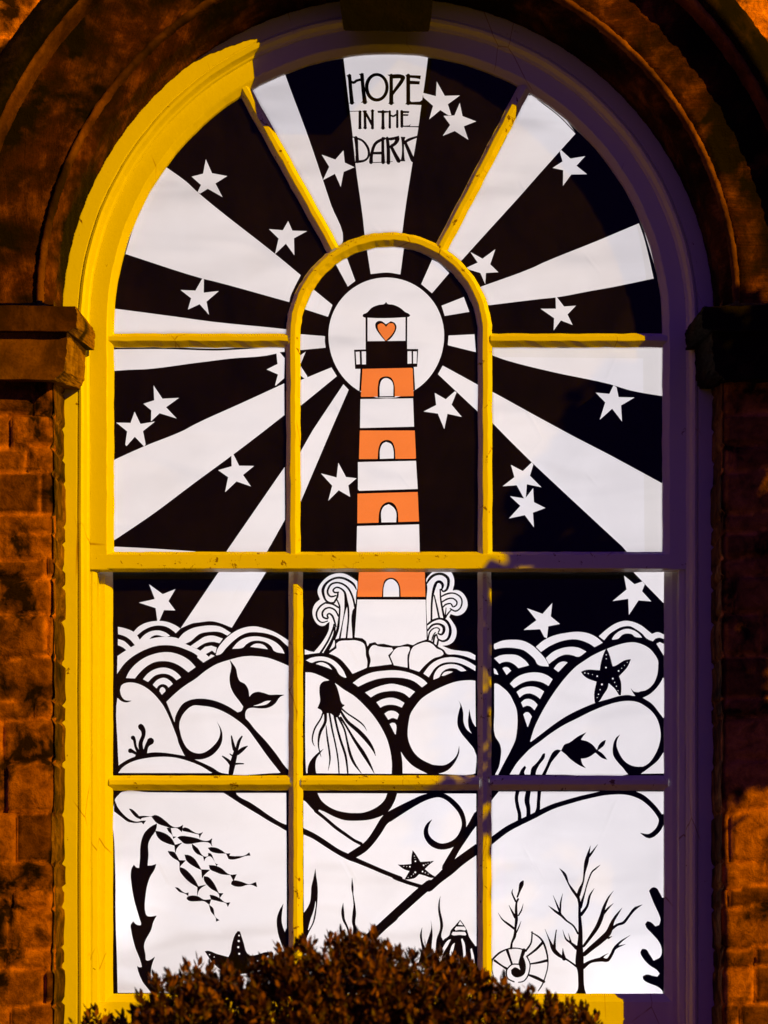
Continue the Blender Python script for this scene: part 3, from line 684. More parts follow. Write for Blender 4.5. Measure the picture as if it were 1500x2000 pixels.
rock#4 w S D6 345,1235 420,1190 550,1155 640,1190 700,1250 770,1280 798,1320 790,1340 650,1395 530,1490 440,1590 300,1545 295,1390
backing w S D6 545,235 600,160 660,110 760,88 880,100 940,190 955,290 930,400 1000,395 1080,440 1140,540 1145,640 1090,730 1000,768 900,745 880,790 930,860 980,950 985,1050 940,1150 870,1195 780,1210 900,1260 1050,1285 1180,1305 1265,1350 1260,1420 1100,1360 960,1335 850,1330 800,1270 725,1225 680,1190 600,1130 570,1130 560,950 545,560 560,350
spray#2 k L D6 545,305,20 600,220,38 680,165,38 780,160,40 860,220,44 868,310,40 840,390,34 790,412,26 765,380,22
spray#2 k L D6 618,860,26 622,600,24 640,450,36 668,340,44 700,280,40 750,275,44 785,320,40 775,375,26
spray#2 k L D6 660,470,18 700,640,26 735,810,28
spray#2 k L D6 640,480,20 625,640,22 622,850,24
spray#2 k L D6 748,385,22 760,560,26 808,800,34
spray#2 k L D6 760,490,20 850,448,26 950,440,22 1040,490,24 1068,570,24 1040,660,22 970,702,24 895,665,20
spray#2 k L D6 765,575,20 850,525,24 930,515,22 990,560,24 985,612,22 940,640,20 915,610,22
spray#2 k L D6 778,655,20 830,605,24 900,592,20 928,625,20
spray#2 k L D6 822,770,18 830,700,16 835,650,12
spray#2 k L D6 820,800,30 860,740,22 908,685,18
spray#2 k L D6 560,900,26 640,840,34 740,812,30 830,840,40 885,920,40 895,1020,44 860,1110,38 790,1142,30 720,1112,24 698,1050,20
spray#2 k L D6 565,985,26 630,910,30 720,890,30 795,930,44 800,1000,42 765,1045,30 718,1030,24
spray#2 k L D6 572,1125,18 590,1020,22 640,962,20 700,945,18 738,970,20 722,1010,20
spray#2 k L D6 625,1135,16 640,1070,18 680,1010,16
spray#2 k L D6 648,1170,26 662,1080,30 690,1045,26
spray#2 k L D6 705,1200,30 720,1125,26
backing w S D8 550,325 640,210 740,140 850,105 960,97 1100,125 1200,170 1278,220 1275,290 1160,225 1050,180 930,165 820,180 720,240 660,320 625,378
backing w S D8 688,410 700,340 760,250 850,205 970,195 1080,230 1150,285 1075,295 1010,260 930,250 850,275 800,320 770,375
backing w S D8 802,355 840,310 900,293 965,300 900,330 820,358
backing w S D8 -436,455 -314,370 -164,310 36,283 166,280 300,300 450,350 550,410 605,462 530,518 430,440 330,400 150,380 -64,395 -214,440 -359,508
backing w S D8 -264,590 -114,520 16,480 116,468 250,495 350,530 432,578 355,662 280,605 170,570 50,572 -80,600 -184,658
backing w S D8 -106,725 -14,680 100,662 200,685 285,735 248,800 170,770 80,760 0,775 -50,800
backing w S D8 5,885 60,850 110,843 170,860 208,895 185,965 120,945 60,970
backing w S D8 80,1030 110,1012 150,1015 170,1045 165,1170 155,1175
backing w S D7 125,140 200,105 330,87 450,110 560,180 650,290 690,380 675,383 590,335 540,250 460,180 350,145 260,155 210,175
backing w S D7 262,190 330,168 410,190 460,230 488,270 400,235
backing w S D7 118,308 200,312 300,345 445,415 490,440 530,458 650,545 800,640 950,780 1080,930 1200,1120 1270,1280 1310,1450 1325,1600 1320,1725 128,1715 118,1500
squid k S D7 445,420 370,435 325,480 312,560 320,720 285,808 345,845 355,895 460,880 540,945 600,900 610,830 668,765 630,745 590,620 560,520 520,445 480,400
squid k L D7 358,885,24 330,960,22 250,1090,24 215,1220,20 225,1300,14 250,1340,4
squid k L D7 395,870,46 395,1000,40 330,1130,40 305,1230,30 300,1330,20 320,1430,14 338,1490,4
squid k L D7 405,1045,10 420,1200,24 450,1400,26 460,1530,22 435,1680,4
squid k L D7 452,880,26 490,1100,26 530,1280,22 570,1500,22 588,1722,18
squid k L D7 525,920,34 560,1080,30 610,1260,34 680,1480,32 710,1722,22
squid k L D7 575,930,30 660,1100,26 700,1270,28 740,1440,38 800,1580,34 900,1718,8
squid k L D7 610,940,34 700,1080,28 800,1250,40 920,1430,54 1020,1600,34 1080,1722,6
squid k L D7 600,830,30 700,990,44 860,1130,58 980,1260,56 1060,1380,34 1098,1475,4
squid k L D7 605,800,30 700,880,22 850,980,24 930,1050,18 975,1125,4
sheet k S D7 148,1740 150,1640 190,1540 280,1440 375,1372 330,1430 270,1520 258,1620 272,1740
backing w S D8 1275,425 1190,418 1000,440 830,500 650,590 520,680 430,790 370,890 345,1000 330,1150 340,1250 380,1360 430,1440 520,1520 650,1585 760,1625 765,1725 1240,1730 1275,1715 1290,1530 1278,900
sheet k S D8 1048,1330 1050,1420 1010,1530 930,1640 860,1690 760,1722 610,1735 560,1580 700,1600 850,1600 960,1530 1020,1450
seaweed k S D8 1040,700 1080,770 1105,870 1110,1000 1150,1100 1225,1165 1190,1100 1172,1000 1180,900 1190,820 1210,920 1240,1010 1275,1065 1310,1065 1310,1530 1285,1460 1250,1370 1170,1270 1080,1160 1030,1060 1025,950 1045,850 1065,770
backing w S D8 235,1415 300,1510 400,1610 500,1670 605,1722 260,1718 255,1550
@middle_right
star#1 w P E1 1040,583 1018,780 1153,890 982,925 962,1100 920,1080 862,968 620,978 808,835 670,660 898,742
backing w P E2 932,110 1408,112 1408,580 1395,585
star#2 w P E2 815,180 970,308 1085,268 1120,310 1080,410 1215,560 1028,545 888,758 877,522 648,555 853,385
backing w S E3 187,-90 300,-137 430,-153 620,-135 760,-60 860,35 940,130 985,215 985,240 830,210 780,130 700,55 620,0 500,-30 380,-38 280,-30 200,-12 187,-30
backing w S E3 187,118 280,75 400,62 530,75 620,130 680,190 697,222 545,263 480,205 400,170 330,172 265,197
backing w S E3 310,265 340,248 390,252 437,300 370,362
backing w S E3 182,265 210,280 250,360 190,345
backing w S E1 800,1225 900,1140 1050,1065 1250,1020 1420,1005 1575,1030 1695,1090 1780,1165 1660,1230 1575,1175 1425,1122 1330,1115 1180,1140 1000,1215 875,1300
backing w S E1 945,1390 1050,1300 1180,1245 1320,1225 1430,1240 1540,1295 1420,1372 1340,1350 1240,1338 1150,1365 1050,1430 990,1478
backing w S E3 1060,268 1130,190 1200,165 1265,178 1130,318
backing w S E2 447,1070 560,970 680,890 820,845 950,860 1080,920 1180,1000 1225,1035 1310,1010 1410,1050 1410,1112 1330,1092 1270,1110 1240,1145 1150,1105 1080,1030 980,960 900,922 780,935 680,985 600,1040 525,1130
backing w S E2 638,1110 680,1050 760,990 860,962 960,985 1040,1040 1080,1090 980,1080 930,1040 850,1030 790,1050 730,1105 650,1122
backing w S E2 1290,1180 1340,1155 1410,1190 1410,1340 1395,1350
backing w S E3 418,490 500,410 600,355 750,325 880,335 980,375 1045,425 985,523 900,475 800,450 700,450 600,478 478,552
backing w S E3 518,610 600,555 720,530 830,550 920,603 862,713 790,660 700,632 620,650 562,695
backing w S E3 583,765 640,720 710,715 780,750 825,800 780,880 720,825 670,812 612,835
backing w S E3 615,940 650,910 690,910 740,970 685,1120 675,1120
backing w S E3 190,490 210,485 320,550 410,640 470,750 515,860 530,1000 525,1150 500,1310 430,1470 330,1660 245,1825 200,1825 260,1700 285,1560 290,1450 270,1370 200,1250 192,900
backing w S E4 -462,1343 -400,1148 -333,1005 -238,833 -95,614 48,433 190,290 286,224 400,150 590,60 785,-10 928,-38 1023,-34 1185,33 1271,123 1323,219 1325,300 1310,420 1250,550 1150,630 1060,652 1010,705 900,695 780,710 640,750 480,795 286,871 95,962 -95,1081 -286,1224 -448,1348
sheet k S E4 940,598 985,645 1060,655 1150,630 1250,560 1300,520 1300,640 1110,735 1010,708 960,640
backing w S E4 1395,450 1405,470 1408,1010 1395,1015 1330,930 1240,820 1110,735 1200,690 1300,600 1370,500
backing w S E4 -747,1805 -650,1650 -552,1538 -457,1443 -314,1338 -190,1243 0,1120 200,1020 400,920 600,840 760,795 920,778 1050,800 1150,855 1240,930 1310,1030 1350,1160 1358,1290 1330,1420 1280,1530 1200,1640 1110,1695 1000,1720 915,1790 900,1803 0,1808
sheet k S E4 795,1245 755,1320 745,1400 770,1480 840,1600 930,1670 1020,1695 1110,1695 1085,1805 915,1805 840,1720 750,1620 700,1540 690,1460 705,1360 740,1290
backing w S E4 1400,1495 1405,1790 1085,1795 1200,1710 1320,1610
starfish k S E4 602,40 640,120 690,295 720,290 860,210 945,195 900,300 780,435 805,510 812,620 805,700 780,700 720,610 635,530 620,600 570,680 480,800 440,805 432,680 465,510 350,470 280,420 248,372 320,345 510,350 525,250 560,130
starfish w D E4 600,135,8 600,190,8 597,313,12 773,360,12 815,323,7 855,283,6 893,240,6 692,467,13 718,520,8 742,573,8 765,635,6 540,548,14 515,622,9 492,685,9 475,732,6 475,433,12 350,397,8 302,388,9 408,410,6
seaweed k S E3 545,1835 590,1740 640,1690 658,1720 630,1790 640,1835
seaweed k S E3 715,1835 740,1720 800,1660 870,1570 905,1515 935,1510 930,1570 850,1680 800,1790 797,1835
seaweed k S E3 880,1835 950,1700 1000,1580 1060,1480 1120,1455 1170,1468 1110,1540 1030,1640 990,1720 940,1835
fish k S E4 -30,1474 19,1386 81,1362 210,1271 325,1215 280,1270 248,1320 340,1345 410,1390 470,1460 500,1390 550,1340 595,1322 575,1390 485,1470 540,1505 590,1560 615,1600 540,1575 450,1500 380,1550 310,1578 248,1585 265,1650 318,1718 230,1680 100,1590 40,1530
@bottom_left
backing w S X 238.7,1546.7 290,1547.3 410,1548.4 559,1548.7 560,1760 559.5,1940 229.7,1939 228.5,1880 226,1800 225.5,1720 224,1660 224,1562.7 231,1553
backing w P X 210,1620 217.5,1700 221,1946 210,1946
sheet k S E5 95,250 105,245 150,350 240,460 330,530 430,560 500,548 565,545 525,602 500,572 400,580 300,562 200,490 95,410
sheet k S E8 335,130 530,130 545,165 740,280 870,365 1010,465 1250,600 1280,605 1280,700 1268,695 1130,615 1080,590 850,450 600,300 400,170
seaweed#1 k S E5 725,585 720,650 690,720 640,790 600,880 600,1050 588,1205 650,1200 715,1180 690,1260 630,1360 595,1450 560,1625 558,1905 580,1940 620,1950 720,1937 670,2035 640,2145 550,2315 535,2385 555,2505 560,2585 590,2597 695,2540 650,2665 635,2805 650,2945 690,3015 650,3085 590,3005 520,2915 450,2755 432,2675 470,2693 503,2690 490,2625 400,2385 345,2145 340,2075 375,2022 430,2070 480,2080 490,2065 470,1985 385,1685 345,1425 340,1330 355,1240 385,1192 430,1235 462,1240 475,1100 480,930 510,790 560,700 640,630
fish#1 k S E5 310,370 350,375 420,430 465,480 520,475 600,480 655,480 600,490 500,510 490,530 420,500 370,450
fish#2 k S E5 640,485 700,463 770,490 850,550 960,635 1040,640 1108,605 1090,715 1010,655 930,655 860,635 720,580
fish#3 k S E6 180,120 240,120 255,190 270,240 320,245 270,275 265,230 210,175
fish#4 k S E6 400,130 430,115 480,125 540,165 620,200 690,180 650,245 645,275 630,215 500,185 405,165
fish#5 k S E6 20,160 100,175 190,215 260,280 300,355 405,325 330,400 300,480 290,370 180,335 100,295 50,240
fish#6 k S E6 330,255 370,235 480,240 600,265 700,300 760,300 818,265 810,330 820,385 780,335 700,318 600,330 520,345 430,340 380,300
fish#7 k S E6 530,340 560,360 620,410 670,490 710,520 770,515 725,545 705,590 690,520 600,480 550,420
fish#8 k S E6 755,400 800,390 880,400 950,435 1010,475 1070,475 1045,555 1010,480 880,475 800,450
fish#9 k S E6 1040,510 1150,515 1270,505 1335,462 1353,508 1280,515 1180,550 1070,563 1040,550
fish#10 k S E6 760,470 800,480 840,560 870,620 900,630 875,655 850,590 790,520 760,520
fish#11 k S E6 195,442 290,460 320,500 360,570 450,575 360,670 355,600 270,540 220,490
fish#12 k S E6 430,495 490,500 560,540 620,620 665,700 790,705 700,790 675,830 665,710 580,670 460,580
fish#13 k S E6 770,640 850,645 940,680 1060,770 1160,768 1115,865 1070,780 950,770 870,740 790,700
fish#14 k S E6 360,665 430,690 510,760 580,850 625,935 740,910 640,985 605,1080 610,950 500,880 410,790 365,720
fish#15 k S E6 700,795 760,805 840,890 910,1030 975,1032 920,1105 905,1040 800,970 730,900 700,840
fish#16 k S E6 1090,870 1110,855 1220,870 1330,905 1430,875 1445,948 1340,912 1210,943 1130,935 1080,910
fish#17 k S E6 295,950 340,955 400,1005 450,1030 488,1020 485,1075 440,1040 360,1015
fish#18 k S E6 465,1090 500,1070 610,1072 700,1120 805,1115 780,1195 700,1145 620,1145 490,1138 460,1110
fish#19 k S E6 780,1055 830,1060 920,1100 1000,1160 1070,1160 1035,1225 1010,1175 920,1150 800,1120
fish#20 k S E6 770,1190 830,1240 860,1360 920,1410 870,1430 865,1375 800,1290
starfish k S F1 135,805 180,797 300,840 450,880 475,830 500,700 540,580 575,535 605,540 650,680 700,830 740,860 830,850 950,815 1045,820 1050,840 1010,960 900,1040 700,1100 400,1080 230,940
starfish w D F1 592,595,12 588,668,15 582,750,15 595,838,14 200,850,8 262,880,8 980,875,14 915,908,11 838,935,12 752,960,10
seaweed#2 k S F1 1183,168 1165,300 1160,400 1180,490 1203,548 1222,500 1240,500 1240,920 1222,920 1200,820 1150,690 1110,560 1095,450 1097,360 1130,260
@bottom_centre
backing w P X 592,1549 930,1550 931,1945 594,1945
sheet k S F2 70,110 300,140 350,240 450,330 580,395 750,430 850,435 970,428 1100,385 1220,310 1290,230 1325,138 1470,138 1430,260 1350,395 1280,455 1180,500 1050,535 850,548 700,540 550,490 420,425 330,385 280,430 200,350 95,245 70,240
sheet k L F2 270,400,50 420,520,48 560,640,50 700,740,48 830,830,44 940,885,50
sheet k L F3 -20,500,150 150,400,130 330,300,108 500,215,95 650,172,82 760,172,76 870,225,74 980,325,78 1055,430,72 1095,560,66 1085,680,74 1020,820,95 900,900,92 760,925,90 640,880,95 560,790,80 540,690,66 570,600,42 628,530,3
sheet k L F2 1350,480,150 1270,560,125 1190,690,120 1100,820,112 1000,930,116 900,1000,120 780,1070,110
sheet k L F2 70,690,85 250,775,80 430,890,80 600,1000,75 760,1080,85 900,1140,70 1100,1225,64 1300,1310,64 1520,1395,62
sheet k L F5 140,95,55 210,125,55 380,185,52 570,240,56
sheet k L F3 1310,945,140 1050,1130,140 880,1270,150 720,1405,125 580,1530,125
sheet k L F5 640,190,125 530,280,125 250,530,125 0,760,125 -200,950,130
sheet k L F4 1500,825,130 1250,1035,130 1000,1250,130 860,1370,130
sheet k L F3 1310,470,150 1195,640,110 1085,800,110 985,960,100 900,1110,110 830,1240,120
starfish k S F3 345,978 385,1030 460,1150 540,1145 660,1135 580,1200 525,1255 600,1320 690,1375 620,1385 530,1355 440,1330 380,1385 300,1405 225,1410 270,1330 298,1285 220,1260 125,1190 210,1190 325,1180 325,1090
starfish w D F3 385,1142,12 370,1065,6 378,1100,5 505,1200,12 538,1185,6 570,1170,5 605,1150,5 490,1292,12 530,1310,7 572,1330,6 383,1303,14 355,1330,6 325,1358,6 280,1380,5 305,1222,12 258,1218,6 215,1215,6
seaweed#1 k S F4 345,120 355,220 375,350 380,500 365,700 330,900 240,1080 200,1200 200,1320 140,1320 140,800 182,762 260,630 280,500 285,390 310,290
seaweed#1 w S F4 348,595 325,720 270,880 235,1020 245,1025 300,920 335,760 352,640
seaweed#2 k L F4 752,625,3 745,750,42 760,870,38 810,980,28 850,1110,24
seaweed#2 k L F4 882,260,3 887,400,34 895,500,16 915,650,26 915,780,54 905,900,50 920,1000,46 930,1180,110
seaweed#2 k S F4 700,1320 755,1180 770,1130 830,1105 880,1120 960,1060 1000,1185 1020,1320
seaweed#3 k L F5 533,795,3 515,900,28 530,1010,32 565,1120,60
seaweed#3 k S F5 652,685 670,790 678,900 665,1050 665,1150 690,1225 690,1330 470,1330 525,1120 575,1110 600,1000 640,880 660,800
seaweed#4 k S F5 788,350 780,450 785,550 820,710 825,780 800,920 822,978 800,1160 730,1230 722,1080 735,950 780,820 780,720 755,560 760,450
shell k S F5 1062,688 1110,750 1160,840 1190,930 1275,1055 1300,1055 1300,1500 740,1500 740,1180 822,978 910,905 930,840 1000,760
shell w S F5 1035,758 1062,705 1105,765
shell w S F5 985,820 1010,785 1120,785 1145,820 1130,838 1060,828 1000,838
shell w S F5 942,890 960,858 1130,858 1148,890 1135,908 1050,900 960,905
shell w S F5 935,960 900,970 820,1080 770,1210 740,1440 790,1450 800,1250 830,1150 890,1050
shell w S F5 990,1010 960,1030 925,1110 912,1200 890,1470 925,1470 930,1210 960,1140
shell w S F5 1075,960 1095,950 1125,1020 1140,1150 1150,1310 1145,1390 1110,1380 1108,1200 1095,1060
shell w S F5 1205,1100 1225,1085 1255,1200 1262,1330 1245,1420 1230,1400 1222,1240
@bottom_right
backing w P X 957,1546 1296,1546 1296,1943 956,1945
sheet k P F6 90,60 262,112 150,250 90,300
sheet k L F6 535,100,60 515,210,52 530,330,52 558,440,52 562,560,60
sheet k L F6 692,100,72 670,250,76 690,370,62 690,490,64
sheet k L F6 852,100,56 840,250,50 832,380,58 800,470,70
sheet k L F6 100,880,95 350,690,88 530,590,85 760,480,80 1000,360,75 1200,290,70 1500,205,68
sheet k L X 1136,1558.5,9 1180,1549,9 1220,1547,10 1250,1555,11 1272,1572,10 1288,1592,10 1292,1605,11 1284,1622,10 1268,1633,9 1251,1627,1
sheet k P X 1290,1590 1300,1590 1300,1607 1292,1607
coral k L F7 438,1140,40 448,1060,30 490,960,44 500,850,34 515,720,46 510,600,40 515,480,30 540,420,30
coral k L F7 528,390,24 560,300,34 590,200,66 618,148,10
coral k L F7 505,455,30 465,370,24 450,320,20 465,270,3
coral k L F7 500,690,44 450,600,26 402,505,3
coral k L F7 545,660,22 590,580,20 615,485,3
coral k L F7 485,855,36 400,790,34 310,720,20 245,620,3
coral k L F7 515,910,20 550,830,18 585,740,3
nautilus k L F7 150,1320,26 250,1220,30 350,1165,24 450,1140,22 560,1145,18 660,1180,24
nautilus k L F7 645,1185,26 700,1115,28 735,1040,24 745,900,22
nautilus k L F7 728,903,14 850,980,26 920,1080,30 968,1250,26 975,1400,18 940,1550,18 890,1680,20 830,1770,14
nautilus k L F7 160,1310,18 155,1450,14 185,1570,14
nautilus k L F7 195,1320,36 300,1395,26 372,1440,40
nautilus k L F7 380,1170,44 410,1260,36 448,1370,30
nautilus k L F7 625,1170,60 590,1270,46 555,1375,30
nautilus k L F7 900,1055,40 800,1160,36 665,1262,24
nautilus k L F7 965,1320,42 840,1350,34 715,1370,22
nautilus k L F7 920,1630,40 800,1570,48 690,1530,30
nautilus k S F7 640,1190 605,1240 640,1330 655,1420 630,1520 570,1560 500,1565 445,1520 435,1460 490,1420 530,1430 570,1460 555,1400 545,1370 580,1250
nautilus k L F7 550,1375,20 460,1375,20 400,1420,22 368,1480,22 385,1580,20 480,1632,20
nautilus k L F7 668,1260,20 712,1360,18 708,1450,18 680,1550,20 620,1622,18 540,1640,16
tree k S F8 350,1895 405,1830 415,1700 405,1590 385,1530 395,1350 415,1200 415,950 405,760 380,720 410,700 435,740 445,830 450,950 465,1100 470,1300 480,1450 480,1620 490,1800 520,1895
tree k L F8 410,730,34 350,650,32 300,570,18 260,470,34 195,395,3
tree k L F8 415,720,44 440,640,40 475,550,20 490,440,26 515,310,50 560,130,3
tree k L F8 518,280,34 570,220,26 645,115,3
tree k L F8 440,850,44 490,690,18 520,580,16 570,450,18 620,400,18 675,355,3
tree k L F8 448,940,40 520,840,30 550,720,24 605,630,3
tree k L F8 412,1160,24 360,1070,20 280,1010,22 220,950,30 150,900,28 65,832,3
tree k L F8 215,945,26 170,830,20 120,710,2
tree k L F8 207,910,20 210,800,20 235,690,2
tree k L F8 400,1330,50 330,1270,28 270,1220,20 233,1115,2
tree k L F8 330,1265,24 315,1210,14 300,1155,2
tree k L F8 395,1545,26 290,1470,22 200,1420,40 130,1350,50 80,1240,20 25,1105,2
tree k L F8 135,1345,40 145,1220,20 160,1115,12
tree k L F8 250,1455,50 240,1400,30 235,1330,3
tree k L F8 478,1310,30 560,1200,40 640,1080,50 690,960,50 720,850,36 770,740,20 830,660,2
tree k L F8 700,940,34 770,860,22 830,805,2
tree k L F8 485,1405,50 570,1330,60 680,1240,70 770,1150,70 820,1020,40 870,940,28 930,860,3
tree k L F8 785,1125,40 870,1060,30 950,1030,34 1020,940,30 1080,870,34 1170,820,3
tree k L F8 1070,880,22 1085,840,3
tree k L F8 770,1215,24 815,1190,3
tree k L F8 470,1550,60 560,1490,36 680,1465,50 760,1470,40 810,1400,36 850,1330,34 970,1285,2
tree k L F8 845,1325,34 920,1250,22 1025,1180,2
tree k L F8 680,1455,40 720,1420,16 770,1390,2
seaweed k S F8 1460,1895 1410,1895 1400,1830 1340,1780 1240,1740 1180,1700 1172,1660 1220,1640 1290,1655 1345,1665 1370,1630 1340,1590 1250,1530 1170,1440 1145,1380 1165,1340 1210,1345 1250,1400 1300,1478 1380,1430 1395,1350 1370,1270 1280,1160 1215,1090 1200,1050 1225,1015 1265,1025 1320,1075 1365,1060 1380,1000 1360,930 1300,800 1245,660 1280,622 1330,625 1370,680 1400,740 1460,740
sheet k L X 950,1945,3 1060,1944.5,3 1180,1944,3 1310,1944,3
'''
def smooth_closed(p):
    n = len(p); out = []
    def unit(a): L = hypot(*a); return (a[0] / L, a[1] / L) if L > 1e-9 else (0, 0)
    corner = []; tang = []
    for i in range(n):
        u = unit((p[i][0] - p[i-1][0], p[i][1] - p[i-1][1])); v = unit((p[(i+1) % n][0] - p[i][0], p[(i+1) % n][1] - p[i][1]))
        corner.append(u[0] * v[0] + u[1] * v[1] < cos(radians(52))); tang.append((unit((u[0] + v[0], u[1] + v[1])), u, v))
    for i in range(n):
        a, b = p[i], p[(i+1) % n]; L = hypot(b[0] - a[0], b[1] - a[1])
        ta = tang[i][2] if corner[i] else tang[i][0]; j = (i + 1) % n; tb = tang[j][1] if corner[j] else tang[j][0]
        k = 1 if L < 2.0 else (3 if L < 8 else 5)
        for s in range(k):
            t = s / k; h0 = 2*t**3 - 3*t*t + 1; h1 = t**3 - 2*t*t + t; h2 = -2*t**3 + 3*t*t; h3 = t**3 - t*t
            out.append((h0*a[0] + h1*L*ta[0] + h2*b[0] + h3*L*tb[0], h0*a[1] + h1*L*ta[1] + h2*b[1] + h3*L*tb[1]))
    return out
def stroke(q):
    n = len(q); P3 = []
    if n > 2:
        for i in range(n - 1):
            p0, p1, p2, p3 = q[max(0, i-1)], q[i], q[i+1], q[min(n-1, i+2)]
            for s in range(4):
                t = s / 4
                P3.append(tuple(0.5 * ((2*b) + (-a + c)*t + (2*a - 5*b + 4*c - d)*t*t + (-a + 3*b - 3*c + d)*t**3) for a, b, c, d in zip(p0, p1, p2, p3)))
        P3.append(q[-1])
    else: P3 = list(q)
    L = []; R = []; m = len(P3)
    for i in range(m):
        a = P3[max(0, i-1)]; b = P3[min(m-1, i+1)]; tx, ty = b[0]-a[0], b[1]-a[1]; l = hypot(tx, ty) or 1; hw = max(P3[i][2], 0.5) / 2
        L.append((P3[i][0] - ty/l*hw, P3[i][1] + tx/l*hw)); R.append((P3[i][0] + ty/l*hw, P3[i][1] - tx/l*hw))
    polys = [[L[i], L[i+1], R[i+1], R[i]] for i in range(m - 1)]
    for end, e2 in ((P3[0], P3[1]), (P3[-1], P3[-2])):                 # round the blunt ends
        if end[2] > 2.2: polys.append([(end[0] + end[2]*0.48*cos(2*pi*k/10), end[1] + end[2]*0.48*sin(2*pi*k/10)) for k in range(10)])
    return polys
def read_art():
    panels = {}; cur = None
    for line in ART.strip().splitlines():
        line = line.strip()
        if not line or line.startswith('# '): continue
        if line[0] == '@': cur = panels.setdefault(line[1:], []); continue
        part, colr, kind, fr, *pts = line.split(); ox, oy, s = FR[fr]
        v = [tuple(float(x) for x in q.split(',')) for q in pts]
        T = lambda x, y: (ox + x / s, oy + y / s)
        if kind == 'P': polys = [[T(*q) for q in v]]
        elif kind == 'S': polys = [smooth_closed([T(*q) for q in v])]
        elif kind == 'L': polys = stroke([(*T(q[0], q[1]), q[2] / s) for q in v])
        elif kind == 'D': polys = [[T(x + r*cos(2*pi*k/8), y + r*sin(2*pi*k/8)) for k in range(8)] for x, y, r in v]
        elif kind == 'O': polys = [[T(v[0][0] + v[0][2]*cos(2*pi*k/40), v[0][1] + v[0][3]*sin(2*pi*k/40)) for k in range(40)] for _ in (0,)] if len(v[0]) == 4 else []
        elif kind == 'E':
            x, y, rx, rt, rb = v[0]; polys = [[(x + rx*cos(2*pi*k/72), y + (rb if sin(2*pi*k/72) > 0 else rt)*sin(2*pi*k/72)) for k in range(72)]]
        for pl in polys: cur.append((part, colr, pl))
    return panels
PANELS = read_art()
def circ(cx, cy, r, a0, a1, n): return [(cx + r*cos(radians(a0 + (a1-a0)*i/n)), cy - r*sin(radians(a0 + (a1-a0)*i/n))) for i in range(n + 1)]
def on_outer(x, r): return 634 - sqrt(max(0, r*r - (x - 757.5)**2))
RO = 543
OUT = {
 'fan_left': [(570, 664), (212, 664)] + circ(757.5, 634, RO, 183, 124, 24) + [(470, 180), (640, 484)] + circ(760, 651, 192, 128, 182, 16),
 'fan_top': circ(757.5, 634, RO, 122, 60, 26) + [(864, 480)] + circ(760, 651, 192, 58, 123, 20),
 'fan_right': [(950, 664)] + circ(760, 651, 192, -2, 57, 16) + [(1022, 176)] + circ(757.5, 634, RO, 60, -3, 24) + [(1303, 664)],
 'centre_arch': [(576, 1088), (576, 660)] + circ(760, 651, 184, 178, 2, 40) + [(944, 660), (944, 1088)],
 'upper_left': [(212, 1088), (212, 664), (566, 664), (566, 1088)],
 'upper_right': [(952, 1088), (952, 664), (1303, 664), (1303, 1088)],
 'middle_left': [(214, 1524), (214, 1104), (572, 1104), (572, 1524)],
 'middle_centre': [(582, 1524), (582, 1104), (942, 1104), (942, 1524)],
 'middle_right': [(952, 1524), (952, 1104), (1304, 1104), (1304, 1524)],
 'bottom_left': [(214, 1954), (214, 1534), (572, 1534), (572, 1954)],
 'bottom_centre': [(582, 1954), (582, 1534), (942, 1534), (942, 1954)],
 'bottom_right': [(952, 1954), (952, 1534), (1304, 1534), (1304, 1954)],
}
LABEL = {
 'fan_left': 'black paper panel with one broad white ray over a thin one and three stars',
 'fan_top': 'paper panel at the crown of the arch lettered HOPE IN THE DARK',
 'fan_right': 'black paper panel of the fan whose white ray touches the right spoke',
 'centre_arch': 'arched paper panel with the top of the orange striped lighthouse and a glowing disc',
 'upper_left': 'paper panel with two stars nearly touching above a broad white ray, left of the lighthouse',
 'upper_right': 'paper panel with two stars touching below a broad white ray, right of the lighthouse',
 'middle_left': 'papercut panel with a whale tail diving between black outlined waves',
 'middle_centre': 'papercut panel with the lighthouse foot on rocks above a squid',
 'middle_right': 'papercut panel with a dotted starfish and a spiky fish inside curling waves',
 'bottom_left': 'papercut panel with a school of small fish beside tall jagged seaweed',
 'bottom_centre': 'papercut panel with crossing black bands and a small starfish above a striped shell',
 'bottom_right': 'papercut panel with a bare branching coral tree and a spiral nautilus',
}
PART = {'backing': 'backing_paper', 'ray': 'light_ray', 'disc': 'glowing_disc', 'edge': 'edge_strip', 'sheet': 'black_sheet', 'band': 'orange_band', 'door': 'doorway',
        'heart': 'lantern_heart', 'tail': 'whale_tail', 'spray': 'wave_spray', 'rock': 'rock', 'tower': 'lighthouse', 'tree': 'coral_tree', 'letters': 'lettering'}
SUB = {'band': ('lighthouse', 'tower'), 'door': ('lighthouse', 'tower'), 'heart': ('lighthouse',)}
COLI = {'w': 0, 'k': 1, 'o': 2, 'd': 3}
def clean(poly):
    q = []
    for p in poly:
        if not q or hypot(p[0]-q[-1][0], p[1]-q[-1][1]) > 0.02: q.append(p)
    while len(q) > 2 and hypot(q[0][0]-q[-1][0], q[0][1]-q[-1][1]) < 0.02: q.pop()
    return q
